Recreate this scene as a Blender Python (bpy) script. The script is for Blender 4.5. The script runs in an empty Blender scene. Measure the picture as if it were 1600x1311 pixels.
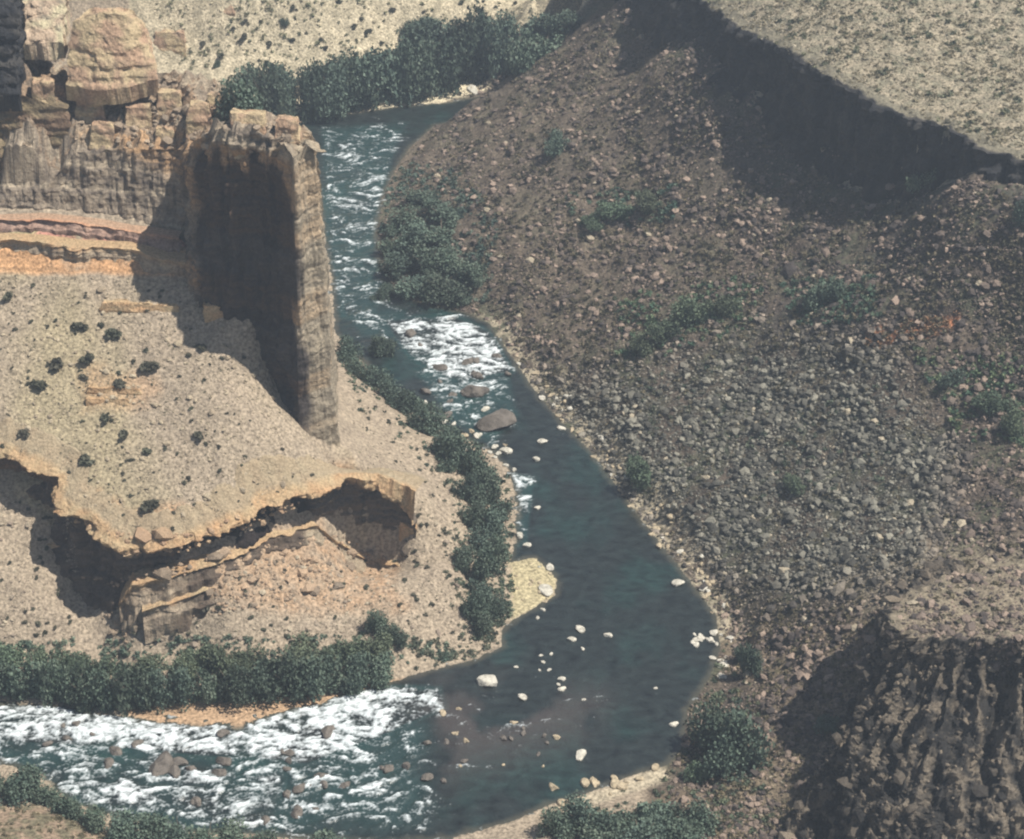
import bpy, math, random
import numpy as np
from mathutils import Vector

# ------------------------------------------------------------------ camera, sky, sun, exposure
sc = bpy.context.scene
PITCH = math.radians(35.0)
FPX = 3360.0                       # focal length in pixels of a 1600 px wide picture
CAMH = 241.0
cam_d = bpy.data.cameras.new('camera')
cam_d.sensor_width = 36.0
cam_d.lens = 36.0 * FPX / 1600.0
cam_d.clip_start = 1.0
cam_d.clip_end = 5000.0
cam = bpy.data.objects.new('camera', cam_d)
sc.collection.objects.link(cam)
cam.location = (0, 0, CAMH)
cam.rotation_euler = (math.radians(90) - PITCH, 0, 0)
sc.camera = cam

SUN_EL = math.radians(60.0)
SUN_H = (0.996, -0.09)              # horizontal direction towards the sun
world = bpy.data.worlds.new('World')
sc.world = world
world.use_nodes = True
wn = world.node_tree.nodes
wl = world.node_tree.links
wn.clear()
wo = wn.new('ShaderNodeOutputWorld')
wb = wn.new('ShaderNodeBackground')
ws = wn.new('ShaderNodeTexSky')
ws.sky_type = 'NISHITA'
ws.sun_disc = False
ws.sun_elevation = SUN_EL
ws.sun_rotation = math.atan2(SUN_H[0], SUN_H[1])
wb.inputs['Strength'].default_value = 0.05
wl.new(ws.outputs[0], wb.inputs[0])
wl.new(wb.outputs[0], wo.inputs[0])
sun_d = bpy.data.lights.new('sun', 'SUN')
sun_d.energy = 5.0
sun_d.angle = math.radians(0.5)
sun_d.color = (1.0, 0.945, 0.86)
sun = bpy.data.objects.new('sun', sun_d)
sc.collection.objects.link(sun)
sv = Vector((SUN_H[0] * math.cos(SUN_EL), SUN_H[1] * math.cos(SUN_EL), math.sin(SUN_EL)))
sun.rotation_euler = sv.to_track_quat('Z', 'Y').to_euler()
sc.view_settings.view_transform = 'Standard'
sc.view_settings.look = 'None'
sc.view_settings.exposure = 0.62
sc.view_settings.gamma = 1.0
sc.cycles.volume_bounces = 0
sc.cycles.max_bounces = 4
sc.cycles.diffuse_bounces = 2
sc.cycles.pixel_filter_type = 'BLACKMAN_HARRIS'
sc.cycles.filter_width = 2.2

rng = np.random.default_rng(7)
random.seed(7)

# ------------------------------------------------------------------ numeric helpers
CP, SP = math.cos(PITCH), math.sin(PITCH)


def W(px, py, z=0.0):
    """point of the place that is at height z and is seen at map position px, py"""
    px = np.asarray(px, float); py = np.asarray(py, float); z = np.asarray(z, float)
    a = (px - 800.0) / FPX
    b = (655.5 - py) / FPX
    dx = a
    dy = CP + b * SP
    dz = -SP + b * CP
    t = (z - CAMH) / dz
    return np.stack([dx * t, dy * t, z + 0 * t], -1)


def P(x, y, z):
    d = y * CP - (z - CAMH) * SP
    u = y * SP + (z - CAMH) * CP
    return 800.0 + FPX * x / d, 655.5 - FPX * u / d


def K(px, py, y):
    """map position at a chosen distance y -> (px, py, height)"""
    b = (655.5 - py) / FPX
    return (px, py, CAMH + y / (CP + b * SP) * (-SP + b * CP))


def SL(px, py, off=0.0):
    """map position on the long talus slope of the left side, moved back by off metres"""
    b = (655.5 - py) / FPX
    k = (-SP + b * CP) / (CP + b * SP)
    y = (21 - .62 * 278 - CAMH) / (k - .62) + off
    return K(px, py, y)


def YW(p):
    return float(W(*p)[1])


_perm = np.random.default_rng(3).permutation(256).astype(np.int32)
_perm = np.concatenate([_perm, _perm, _perm])
_g = np.random.default_rng(4).normal(size=(256, 3)).astype(np.float32)
_g /= np.linalg.norm(_g, axis=1)[:, None]


def noise(x, y, z=0.0):
    x, y, z = np.broadcast_arrays(np.asarray(x, np.float32), np.asarray(y, np.float32), np.asarray(z, np.float32))
    xi = np.floor(x).astype(np.int32); yi = np.floor(y).astype(np.int32); zi = np.floor(z).astype(np.int32)
    xf = x - xi; yf = y - yi; zf = z - zi
    xi &= 255; yi &= 255; zi &= 255
    u = xf * xf * (3 - 2 * xf); v = yf * yf * (3 - 2 * yf); w = zf * zf * (3 - 2 * zf)
    out = 0
    for i in (0, 1):
        for j in (0, 1):
            for k in (0, 1):
                h = _perm[_perm[_perm[(xi + i) & 255] + ((yi + j) & 255)] + ((zi + k) & 255)]
                g = _g[h]
                d = g[..., 0] * (xf - i) + g[..., 1] * (yf - j) + g[..., 2] * (zf - k)
                out = out + d * (u if i else 1 - u) * (v if j else 1 - v) * (w if k else 1 - w)
    return out * 1.6


def fbm(x, y, z=0.0, o=4, gain=0.5):
    a, f, s, n = 1.0, 1.0, 0.0, 0.0
    for i in range(o):
        s = s + a * noise(np.asarray(x) * f + 13.7 * i, np.asarray(y) * f - 7.1 * i, np.asarray(z) * f + 3.3 * i)
        n += a; a *= gain; f *= 2.03
    return s / n * 1.5


def ss(a, b, x):
    t = np.clip((np.asarray(x) - a) / (b - a), 0, 1)
    return t * t * (3 - 2 * t)


def sdf(X, Y, poly):
    """signed distance to a closed polygon, positive inside"""
    X = np.asarray(X, float); Y = np.asarray(Y, float)
    poly = np.asarray(poly, float)
    d = np.full(X.shape, 1e18)
    ins = np.zeros(X.shape, bool)
    n = len(poly)
    for i in range(n):
        ax, ay = poly[i]; bx, by = poly[(i + 1) % n]
        ex, ey = bx - ax, by - ay
        wx, wy = X - ax, Y - ay
        t = np.clip((wx * ex + wy * ey) / (ex * ex + ey * ey + 1e-12), 0, 1)
        d = np.minimum(d, (wx - ex * t) ** 2 + (wy - ey * t) ** 2)
        c = (ay > Y) != (by > Y)
        if abs(ey) > 1e-12:
            ins ^= c & (X < ex * (Y - ay) / ey + ax)
    d = np.sqrt(d)
    return np.where(ins, d, -d)


def tps(pts, smooth=0.0):
    pts = np.asarray(pts, float)
    n = len(pts)
    xy = pts[:, :2] / 100.0
    def k(r2):
        return np.where(r2 > 0, 0.5 * r2 * np.log(r2 + 1e-20), 0.0)
    A = k(((xy[:, None] - xy[None]) ** 2).sum(-1)) + np.eye(n) * smooth
    Pm = np.concatenate([np.ones((n, 1)), xy], 1)
    M = np.block([[A, Pm], [Pm.T, np.zeros((3, 3))]])
    sol = np.linalg.solve(M + np.eye(n + 3) * 1e-9, np.concatenate([pts[:, 2], np.zeros(3)]))
    def f(X, Y):
        X = np.asarray(X) / 100.0; Y = np.asarray(Y) / 100.0
        out = sol[n] + sol[n + 1] * X + sol[n + 2] * Y
        for i in range(n):
            out = out + sol[i] * k((X - xy[i, 0]) ** 2 + (Y - xy[i, 1]) ** 2)
        return out
    return f


def wpts(l):
    return [tuple(W(*p)) for p in l]


# ------------------------------------------------------------------ mesh helpers
def mk_mesh(name, V, F, mats=None, col=None, smooth=False, mat_idx=None):
    V = np.asarray(V, np.float32)
    if not isinstance(F, list):
        F = [F]
    F = [np.asarray(f, np.int32) for f in F if len(f)]
    me = bpy.data.meshes.new(name)
    me.vertices.add(len(V))
    me.vertices.foreach_set('co', V.ravel())
    nl = sum(f.size for f in F); nf = sum(len(f) for f in F)
    me.loops.add(nl)
    me.loops.foreach_set('vertex_index', np.concatenate([f.ravel() for f in F]))
    me.polygons.add(nf)
    tot = np.concatenate([np.full(len(f), f.shape[1], np.int32) for f in F])
    st = np.concatenate([[0], np.cumsum(tot)[:-1]]).astype(np.int32)
    me.polygons.foreach_set('loop_start', st)
    me.polygons.foreach_set('loop_total', tot)
    me.polygons.foreach_set('use_smooth', np.full(nf, smooth))
    for m in (mats or []):
        me.materials.append(m)
    if col is not None:
        a = me.color_attributes.new('Col', 'FLOAT_COLOR', 'POINT')
        c = np.ones((len(V), 4), np.float32)
        c[:, :col.shape[1]] = col
        a.data.foreach_set('color', c.ravel())
    me.update(calc_edges=True)
    return me


def link(name, me, parent=None, loc=None, rot=None, scale=None):
    o = bpy.data.objects.new(name, me)
    sc.collection.objects.link(o)
    if parent: o.parent = parent
    if loc is not None: o.location = loc
    if rot is not None: o.rotation_euler = rot
    if scale is not None: o.scale = scale
    return o


def tag(o, label=None, cat=None, group=None, kind=None):
    if label: o['label'] = label
    if cat: o['category'] = cat
    if group: o['group'] = group
    if kind: o['kind'] = kind
    return o


def grid_faces(nx, ny, keep=None, close=False):
    i = np.arange(nx * ny).reshape(ny, nx)
    if close:
        i = np.concatenate([i, i[:, :1]], 1)
    f = np.stack([i[:-1, :-1], i[:-1, 1:], i[1:, 1:], i[1:, :-1]], -1).reshape(-1, 4)
    if keep is not None:
        f = f[keep.reshape(-1)]
    return f


# ------------------------------------------------------------------ materials
def rock_mat(name, bump_scale=1.2, bump=0.5, rough=0.95, var=0.35, fine=6.0):
    m = bpy.data.materials.new(name)
    m.use_nodes = True
    nt = m.node_tree; N = nt.nodes; L = nt.links
    b = N['Principled BSDF']
    b.inputs['Roughness'].default_value = rough
    b.inputs['Specular IOR Level'].default_value = 0.15
    at = N.new('ShaderNodeAttribute'); at.attribute_name = 'Col'
    geo = N.new('ShaderNodeNewGeometry')
    n1 = N.new('ShaderNodeTexNoise'); n1.inputs['Scale'].default_value = fine; n1.inputs['Detail'].default_value = 3
    n2 = N.new('ShaderNodeTexNoise'); n2.inputs['Scale'].default_value = bump_scale; n2.inputs['Detail'].default_value = 6
    n2.inputs['Roughness'].default_value = 0.65
    L.new(geo.outputs['Position'], n1.inputs['Vector'])
    L.new(geo.outputs['Position'], n2.inputs['Vector'])
    mr = N.new('ShaderNodeMapRange')
    mr.inputs[1].default_value = 0.3; mr.inputs[2].default_value = 0.7
    mr.inputs[3].default_value = 1 - var; mr.inputs[4].default_value = 1 + var
    L.new(n1.outputs[0], mr.inputs[0])
    mx = N.new('ShaderNodeVectorMath'); mx.operation = 'SCALE'
    L.new(at.outputs['Color'], mx.inputs[0]); L.new(mr.outputs[0], mx.inputs['Scale'])
    L.new(mx.outputs[0], b.inputs['Base Color'])
    bp = N.new('ShaderNodeBump'); bp.inputs['Strength'].default_value = 1.0
    bp.inputs['Distance'].default_value = bump
    L.new(n2.outputs[0], bp.inputs['Height'])
    L.new(bp.outputs[0], b.inputs['Normal'])
    return m


def leaf_mat(name, tr=0.15):
    m = bpy.data.materials.new(name)
    m.use_nodes = True
    nt = m.node_tree; N = nt.nodes; L = nt.links
    b = N['Principled BSDF']
    b.inputs['Roughness'].default_value = 0.7
    b.inputs['Specular IOR Level'].default_value = 0.2
    at = N.new('ShaderNodeAttribute'); at.attribute_name = 'Col'
    oi = N.new('ShaderNodeObjectInfo')
    mr = N.new('ShaderNodeMapRange')
    mr.inputs[3].default_value = 0.7; mr.inputs[4].default_value = 1.35
    L.new(oi.outputs['Random'], mr.inputs[0])
    mx = N.new('ShaderNodeVectorMath'); mx.operation = 'SCALE'
    L.new(at.outputs['Color'], mx.inputs[0]); L.new(mr.outputs[0], mx.inputs['Scale'])
    hv = N.new('ShaderNodeHueSaturation')
    m2 = N.new('ShaderNodeMath'); m2.operation = 'MULTIPLY'; m2.inputs[1].default_value = 7.31
    m3 = N.new('ShaderNodeMath'); m3.operation = 'FRACT'
    m4 = N.new('ShaderNodeMapRange'); m4.inputs[3].default_value = .45; m4.inputs[4].default_value = .515
    L.new(oi.outputs['Random'], m2.inputs[0]); L.new(m2.outputs[0], m3.inputs[0]); L.new(m3.outputs[0], m4.inputs[0])
    L.new(m4.outputs[0], hv.inputs['Hue'])
    L.new(mx.outputs[0], hv.inputs['Color']); L.new(hv.outputs[0], b.inputs['Base Color'])
    return m


M_ground = rock_mat('ground_soil', 1.6, 0.4, var=0.5, fine=1.9)
M_cliff = rock_mat('cliff_rock', 0.9, 0.7, var=0.3, fine=2.5)
M_rubble = rock_mat('talus_rock', 2.5, 0.2, var=0.3, fine=5.0)
M_boulder = rock_mat('boulder_rock', 1.5, 0.25, var=0.2, fine=4.0)
M_leaf = leaf_mat('foliage')
M_bark = rock_mat('bark', 6.0, 0.05, var=0.3)

# ------------------------------------------------------------------ the lie of the land
LEFT_BANK = [(470, 215), (490, 255), (498, 310), (506, 380), (518, 440), (522, 520), (565, 565), (620, 625),
             (680, 668), (735, 690), (765, 705), (795, 735), (806, 790), (802, 850), (795, 880), (835, 872), (868, 905),
             (866, 930), (800, 968), (782, 985), (782, 1010), (740, 1030), (650, 1052), (560, 1080), (470, 1105),
             (370, 1133), (250, 1128), (190, 1118), (80, 1100), (0, 1096), (-250, 1075)]
RIGHT_BANK = [(-250, 1175), (0, 1192), (60, 1212), (110, 1255), (200, 1282), (300, 1300), (450, 1310), (600, 1318), (700, 1312),
              (800, 1285), (860, 1258), (920, 1240), (990, 1212), (1045, 1196), (1070, 1165), (1075, 1110), (1110, 1060),
              (1128, 1010), (1120, 960), (1085, 915), (1050, 870), (1010, 820), (972, 770), (925, 705), (870, 650),
              (830, 600), (800, 555), (765, 505), (730, 488), (650, 470), (612, 445), (594, 400), (590, 360), (598, 315),
              (612, 275), (640, 232), (680, 196), (760, 180), (900, 145), (1200, 75), (1500, 10)]
FAR_BANK = [(1500, -30), (1200, 25), (900, 98), (770, 146), (700, 160), (620, 166), (560, 176), (490, 180), (440, 190)]
RIVER = [tuple(W(a, b, 0)[:2]) for a, b in LEFT_BANK + RIGHT_BANK + FAR_BANK]

base_ctl = [
    # far bank and the ground beyond it
    (490, 172, .6), (620, 150, .8), (760, 125, 1), (350, 180, 2), (340, 110, 5), (450, 90, 5), (560, 80, 4.5), (640, 45, 6),
    (300, 40, 13), (450, 20, 14), (640, 0, 12), (800, -5, 8), (960, -30, 6), (640, -150, 30), (300, -150, 40), (1100, -60, 2),
    (0, 0, 22), (-250, 0, 30), (-250, -150, 50), (0, -150, 46), (150, 30, 17), (1500, -70, 2), (1500, -110, 6), (1000, -150, 26),
    (0, 200, 5), (0, 300, 4), (300, 300, 3), (420, 300, 1.5), (460, 420, 1), (400, 480, 2), (200, 380, 3), (-200, 350, 4),
    # right bank of the river, foot of the hill
    (640, 225, .8), (605, 310, .8), (600, 400, .8), (660, 460, 1), (760, 480, 1.2), (820, 570, 1), (880, 640, 1), (975, 755, 1),
    (1060, 860, 1), (1130, 930, 1), (1150, 1030, 1), (1120, 1120, 1), (1060, 1210, 1.2), (900, 1260, 1), (760, 1311, 1),
    # the hill
    (700, 190, 4), (690, 165, 2.5), (740, 145, 7), (800, 108, 13), (880, 55, 21), (960, 8, 29), (750, 250, 9), (720, 350, 6), (700, 430, 2.5),
    (800, 400, 8), (850, 250, 17), (900, 150, 21), (1000, 100, 28), (1010, 250, 23), (1000, 400, 15), (900, 500, 7), (1000, 600, 9),
    (1100, 500, 17), (1200, 400, 25), (1200, 600, 16), (1100, 750, 7.5), (1300, 500, 27), (1300, 330, 33), (1400, 400, 35), (1400, 600, 27),
    (1600, 330, 44), (1600, 500, 38), (1600, 700, 30), (1750, 500, 45), (1750, 800, 34), (1300, 750, 15), (1500, 750, 25), (1150, 850, 5),
    (1200, 930, 6), (1300, 870, 14), (1450, 850, 22), (1600, 850, 27),
    (1700, 100, 44), (1400, 50, 40), (1200, -60, 34),
    (1000, -40, 20),
    # slope beside the spur at the lower right
    (1230, 1010, 6), (1300, 1000, 11), (1340, 1050, 12), (1250, 1100, 6), (1180, 1150, 3), (1290, 1190, 8.5),
    (1200, 1250, 3.5), (1100, 1300, 2), (1230, 1311, 3), (1100, 1450, 2), (1300, 1500, 0), (1600, 1600, 0), (1900, 1600, 1),
    (1365, 1020, 17),
    # left side below the lower cliff
    (-20, 830, 18.5), (40, 870, 14.5), (30, 920, 11.5), (90, 960, 7.5), (60, 1000, 4.5), (0, 1060, 2), (-200, 950, 9), (-200, 1040, 2.5),
    (130, 950, 4.5), (180, 1005, 2.5), (240, 960, 7.5), (240, 1005, 3), (200, 1070, 1.2),
    (300, 930, 10), (420, 900, 10.5), (300, 1000, 4), (420, 990, 4), (520, 900, 7.5), (550, 960, 4.5), (600, 900, 5.5),
    (500, 1040, 2), (650, 1030, 1.5), (350, 1080, 1.2), (600, 1000, 3),
    # left side between the fin and the river
    (525, 560, 2.5), (560, 610, 5), K(540, 655, 326), K(532, 708, 307), K(560, 720, 303), (600, 660, 6.5), (600, 740, 13), (640, 790, 10),
    (650, 700, 5), (700, 760, 4), (680, 820, 6), (660, 900, 5), (700, 940, 3), (720, 1000, 1.2), (740, 850, 2), (740, 740, 1.5),
    (560, 560, .8), (760, 990, .8), (570, 750, 16), K(470, 715, 301), K(300, 720, 296), K(-200, 720, 294), K(400, 580, 302),
    (830, 900, .6), (800, 940, .6),
    # near bank, lower left
    (0, 1230, 2), (100, 1290, 3), (0, 1311, 5), (-200, 1250, 5), (300, 1350, 4), (600, 1370, 4), (0, 1450, 12), (400, 1450, 9), (800, 1450, 7), (800, 1350, 2),
]
far_ctl = [(-420, 200, 30), (-420, 420, 55), (-420, 620, 70), (0, 820, 75), (-250, 800, 80), (300, 820, 78), (430, 600, 62), (430, 400, 52), (430, 220, 34),
           (0, 130, 30), (-200, 120, 32), (200, 120, 28)]

# each cliff: rim and foot lines, matched point by point
C1_FOOT = [SL(-200, 318), SL(0, 320), SL(72, 324), SL(118, 332), SL(180, 338), SL(292, 358), SL(302, 450), SL(325, 498), K(398, 508, 311.5),
           K(425, 590, 310), K(466, 660, 304), K(527, 708, 307.5), K(527, 645, 328), (524, 566, 2), (470, 520, 2), (400, 480, 2), (330, 440, 2), (230, 400, 2), (100, 380, 2), (-200, 350, 3)]
_yr = [YW(p) for p in C1_FOOT]
C1_RIM = [K(a, b, (_yr[i] + c) if c < 50 else c) for i, (a, b, c) in enumerate([(-200, 285, 2), (0, 288, 2), (84, 278, 2.5), (118, 240, 4.5), (180, 232, 5), (290, 236, 4), (312, 214, 3), (345, 200, 4), (400, 206, 3),
          (436, 222, 3), (458, 246, 3), (486, 232, 312), (487, 215, 319), (486, 206, 325), (440, 184, 332), (400, 172, 338), (345, 128, 346), (240, 112, 357), (100, 92, 363), (-200, 60, 368)])]
C2_RIM = [SL(-300, 685), SL(-150, 690), SL(0, 705), SL(50, 722), SL(92, 745), SL(84, 785), SL(130, 812), SL(170, 842), (210, 858, 20.5),
          (280, 856, 20.5), (340, 832, 21), (400, 803, 21.5), (412, 786, 22), (480, 768, 21.5), (545, 746, 20.8), (590, 752, 18.5), (620, 780, 15.5), (648, 812, 12)]
_f2 = [(a, b, c - 1.6) for a, b, c in [(-300, 745, .5), (-150, 750, .5), (0, 758, .5), (50, 770, .5), (80, 800, 0), (80, 860, 0), (112, 915, 1), (145, 950, 1.5), (202, 935, 1),
       (285, 897, .6), (345, 872, .6), (400, 842, .6), (414, 832, .4), (482, 826, .4), (540, 855, .5), (580, 868, .5), (612, 868, 0), (642, 864, 0)]]
C2_FOOT = [K(a, b, YW(r) - d) for (a, b, d), r in zip(_f2, C2_RIM)]
_r3 = [(185, 945, 8), (205, 915, 9), (262, 905, 9), (330, 880, 10), (420, 841, 12), (498, 822, 14), (534, 852, 13), (580, 880, 14), (640, 884, 15)]
_y2 = lambda px: float(np.interp(px, [c[0] for c in C2_FOOT[8:]], [YW(c) for c in C2_FOOT[8:]]))
C3_RIM = [K(a, b, _y2(a) - 1.9) for a, b, c in _r3]
C8_RIM = [K(a, b, _y2(a) - c) for a, b, c in [(222, 956, 4.6), (262, 945, 4.4), (320, 925, 4.4), (385, 902, 4.6), (430, 893, 4.2)]]
C8_FOOT = [K(a, b, YW(r) - .8) for (a, b), r in zip([(224, 975), (264, 963), (322, 944), (386, 918), (432, 902)], C8_RIM)]
C3_FOOT = [K(a, b, YW(r) - 1.5) for (a, b), r in zip([(190, 985), (215, 960), (265, 930), (332, 905), (422, 862), (500, 848), (534, 874), (580, 902), (640, 905)], C3_RIM)]
C4_RIM = [(1760, 330, 58), (1680, 290, 57.5), (1600, 258, 56.5), (1535, 232, 56), (1480, 204, 55.5), (1400, 180, 55), (1300, 130, 54.5), (1205, 70, 52.5),
          (1150, 46, 50.5), (1080, -5, 48), (1010, -70, 46), (950, -140, 44)]
C4_FOOT = [K(a, b, YW(r) - 2.0) for (a, b), r in zip([(1760, 352), (1680, 312), (1598, 284), (1535, 264), (1478, 284), (1390, 315), (1275, 272), (1182, 182),
           (1115, 125), (1050, 68), (980, -5), (900, -95)], C4_RIM)]
C5_RIM = [(1500, 880, 26), (1420, 925, 27), (1392, 952, 29), (1384, 972, 30), (1394, 988, 30.5), (1440, 998, 31), (1520, 1001, 32), (1620, 1001, 33.5), (1760, 998, 36), (1950, 990, 39)]
C5_FOOT = [(1490, 885, 24), (1405, 930, 25), (1374, 965, 23), (1368, 1105, 12), (1302, 1188, 7), (1226, 1315, 2.0), (1330, 1540, 0), (1560, 1620, 0), (1800, 1640, 1), (2000, 1640, 2)]
C6_RIM = [SL(a, b, -1.7) for a, b in [(-200, 372), (0, 376), (60, 378), (120, 386), (200, 390), (232, 398), (255, 406), (298, 407)]]
C7_RIM = [SL(a, b, -1.4) for a, b in [(-200, 343), (0, 346), (60, 344), (130, 350), (200, 362), (280, 372)]]
C7_FOOT = [K(a, b, YW(r) - .8) for (a, b), r in zip([(-200, 358), (0, 361), (60, 357), (130, 364), (200, 374), (282, 382)], C7_RIM)]
C6_FOOT = [K(a, b, YW(r) - 1.0) for (a, b), r in zip([(-200, 402), (0, 408), (60, 412), (120, 420), (200, 416), (232, 428), (255, 434), (300, 436)], C6_RIM)]

base_ctl += C2_FOOT + C3_FOOT[1:-1] + [K(a, b, _y2(a) - .4) for a, b, c in _r3[2:-1]] + C4_FOOT + C5_FOOT[3:6]
base_f = tps(wpts(base_ctl) + far_ctl, 1e-3)

T1_f = tps(wpts(C1_RIM + [K(300, 150, 341), K(200, 180, 340), K(130, 180, 341), K(0, 260, 334), K(60, 255, 334), K(-100, 260, 334), K(0, 150, 342), K(-120, 150, 342), K(90, 150, 342), K(240, 130, 350), K(100, 120, 354), K(400, 188, 326)]))
T2_f = tps(wpts(C2_RIM[:-3] + C1_FOOT[:12] + [SL(a, b) for a in (-250, -100, 0, 100, 200) for b in (400, 450, 500, 550, 600, 660, 730)] + [SL(270, b) for b in (420, 480, 540, 600, 660, 730, 790)]
                + [SL(-300, 345), K(540, 735, 303), K(350, 620, 300), K(350, 560, 307), K(350, 700, 293), K(420, 720, 294), K(560, 735, 301), K(600, 748, 299)]), 2e-4)
T4_f = tps(wpts(C4_RIM + [(1400, 60, 58), (1600, 100, 59), (1600, 0, 61), (1300, 0, 58), (1600, -150, 65), (1200, -150, 61), (1800, 100, 63), (1900, -100, 67)]))
T5_f = tps(wpts(C5_RIM[1:] + [(1600, 850, 25), (1600, 930, 31), (1500, 930, 29), (1450, 860, 21), (1380, 900, 19), (1800, 900, 34), (1800, 820, 29)]))


def poly_xy(l):
    return [tuple(W(*p)[:2]) for p in l]


POLY1 = poly_xy(C1_RIM)
POLY2 = poly_xy(C2_RIM[:-3] + [K(560, 730, 301), K(535, 705, 307), K(470, 640, 314), K(400, 500, 319), K(320, 440, 330), K(200, 330, 336), K(-300, 300, 336)])
POLY4 = poly_xy(C4_RIM + [(950, -400, 60), (2100, -400, 70), (2300, 300, 60)])
POLY5 = poly_xy(C5_RIM + [(2000, 800, 35), (1600, 820, 25)])


def up(f, X, Y, x0, x1, y0, y1, step=2.0):
    gx = np.arange(x0, x1 + step, step); gy = np.arange(y0, y1 + step, step)
    G = f(*np.meshgrid(gx, gy))
    fx = np.clip((X - x0) / step, 0, len(gx) - 1.001); fy = np.clip((Y - y0) / step, 0, len(gy) - 1.001)
    i = fx.astype(int); j = fy.astype(int); u = fx - i; v = fy - j
    return (G[j, i] * (1 - u) + G[j, i + 1] * u) * (1 - v) + (G[j + 1, i] * (1 - u) + G[j + 1, i + 1] * u) * v


BX = (-430, 440, 110, 830)


def topn(x, y, rough):
    h = rough * (fbm(x / 6, y / 6, 1.0, o=4) * 0.8 + fbm(x / 2, y / 2, 0.0, o=2) * .25)
    if rough > 2:
        h = h + 2.6 * (np.abs(fbm(x / 3.2, y / 3.2, 5.0, o=3)) - .3) + .45 * np.floor(noise(x / 2.4, y / 2.4, 8.0) * 3)
    return h


def land(X, Y, detail=True):
    X = np.asarray(X, float); Y = np.asarray(Y, float)
    h = up(base_f, X, Y, *BX)
    dr = -sdf(X, Y, RIVER)                     # distance outside the river
    hb = np.maximum(h, 0.35)
    wob = fbm(X / 4, Y / 4, o=3)
    h = np.where(dr > 0, 0.1 + (hb - 0.1) * ss(0, 7, dr + wob), -1.4 * ss(0, 4, -dr))
    bumps = 0
    if detail:
        big = fbm(X / 14, Y / 14, o=4)
        mid = fbm(X / 3.2, Y / 3.2, 5.0, o=4)
        bumps = (big * 0.9 + mid * 0.45) * ss(0, 6, dr)
        # hill of talus is rougher
        px, py = P(X, Y, h)
        hill = ss(560, 700, px) * (px + py > 800)
        bumps = bumps + hill * ss(2, 10, dr) * (fbm(X / 7, Y / 7, 9.0, o=4) * 0.9 + np.abs(fbm(X / 2.0, Y / 2.0, 2.0, o=3)) * 0.6)
    h = h + bumps
    hs = h.copy()
    for poly, f, rough in ((POLY2, T2_f, .5), (POLY5, T5_f, 1.2), (POLY4, T4_f, .7), (POLY1, T1_f, 2.6)):
        bx0, by0 = np.min(poly, 0); bx1, by1 = np.max(poly, 0)
        m = (X > bx0) & (X < bx1) & (Y > by0) & (Y < by1)
        if not m.any():
            continue
        d = sdf(X[m], Y[m], poly)
        T = up(f, X[m], Y[m], max(bx0, BX[0]), min(bx1, BX[1]), max(by0, BX[2]), min(by1, BX[3]))
        if detail:
            T = T + topn(X[m], Y[m], rough)
        hm = h[m]
        inset = 4.2 if poly is POLY2 else 2.0 if poly is POLY4 else .8
        hm = np.where(d > inset, np.maximum(hm, T) if poly in (POLY4, POLY5) else T, hm)
        h[m] = hm
        hs[m] = np.where(d > .4, T if poly in (POLY1, POLY2) else np.maximum(hs[m], T), hs[m])
    return h, dr, hs


def axis(lo, hi, fine0, fine1, step, grow=1.12):
    a = list(np.arange(fine0, fine1, step))
    s, x = step, a[-1]
    while x < hi:
        s *= grow; x += s; a.append(x)
    s, x = step, a[0]
    b = []
    while x > lo:
        s *= grow; x -= s; b.append(x)
    return np.array(b[::-1] + a)


gx = axis(-420, 430, -150, 165, 0.42)
gy = axis(130, 820, 222, 560, 0.42)
X, Y = np.meshgrid(gx, gy)
Z, DR, ZS = land(X, Y)


def lut(X, Y):
    """terrain height by lookup"""
    i = np.clip(np.searchsorted(gx, X) - 1, 0, len(gx) - 2); j = np.clip(np.searchsorted(gy, Y) - 1, 0, len(gy) - 2)
    u = np.clip((X - gx[i]) / (gx[i + 1] - gx[i]), 0, 1); v = np.clip((Y - gy[j]) / (gy[j + 1] - gy[j]), 0, 1)
    return (ZS[j, i] * (1 - u) + ZS[j, i + 1] * u) * (1 - v) + (ZS[j + 1, i] * (1 - u) + ZS[j + 1, i + 1] * u) * v


def place(px, py):
    """walk the line of sight of a map position down to the land"""
    px = np.asarray(px, float); py = np.asarray(py, float)
    hit = np.zeros(px.shape, bool); hi = np.full(px.shape, 0.0); lo = np.full(px.shape, -1.5)
    for zz in np.arange(95, -2.0, -0.8):
        p = W(px, py, np.full(px.shape, zz))
        n = (~hit) & (lut(p[..., 0], p[..., 1]) >= zz)
        lo[n] = zz; hi[n] = zz + .8
        hit |= n
    for _ in range(5):
        mid = (lo + hi) / 2
        p = W(px, py, mid)
        up_ = lut(p[..., 0], p[..., 1]) >= mid
        lo = np.where(up_, mid, lo); hi = np.where(up_, hi, mid)
    p = W(px, py, (lo + hi) / 2)
    p[..., 2] = np.maximum(lut(p[..., 0], p[..., 1]), 0)
    return p


# ------------------------------------------------------------------ ground colours (what the soil and rock are made of)
def C(*a):
    return np.array(a, np.float32)


def mix(a, b, t):
    t = np.asarray(t)[..., None]
    return a * (1 - t) + b * t


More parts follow.
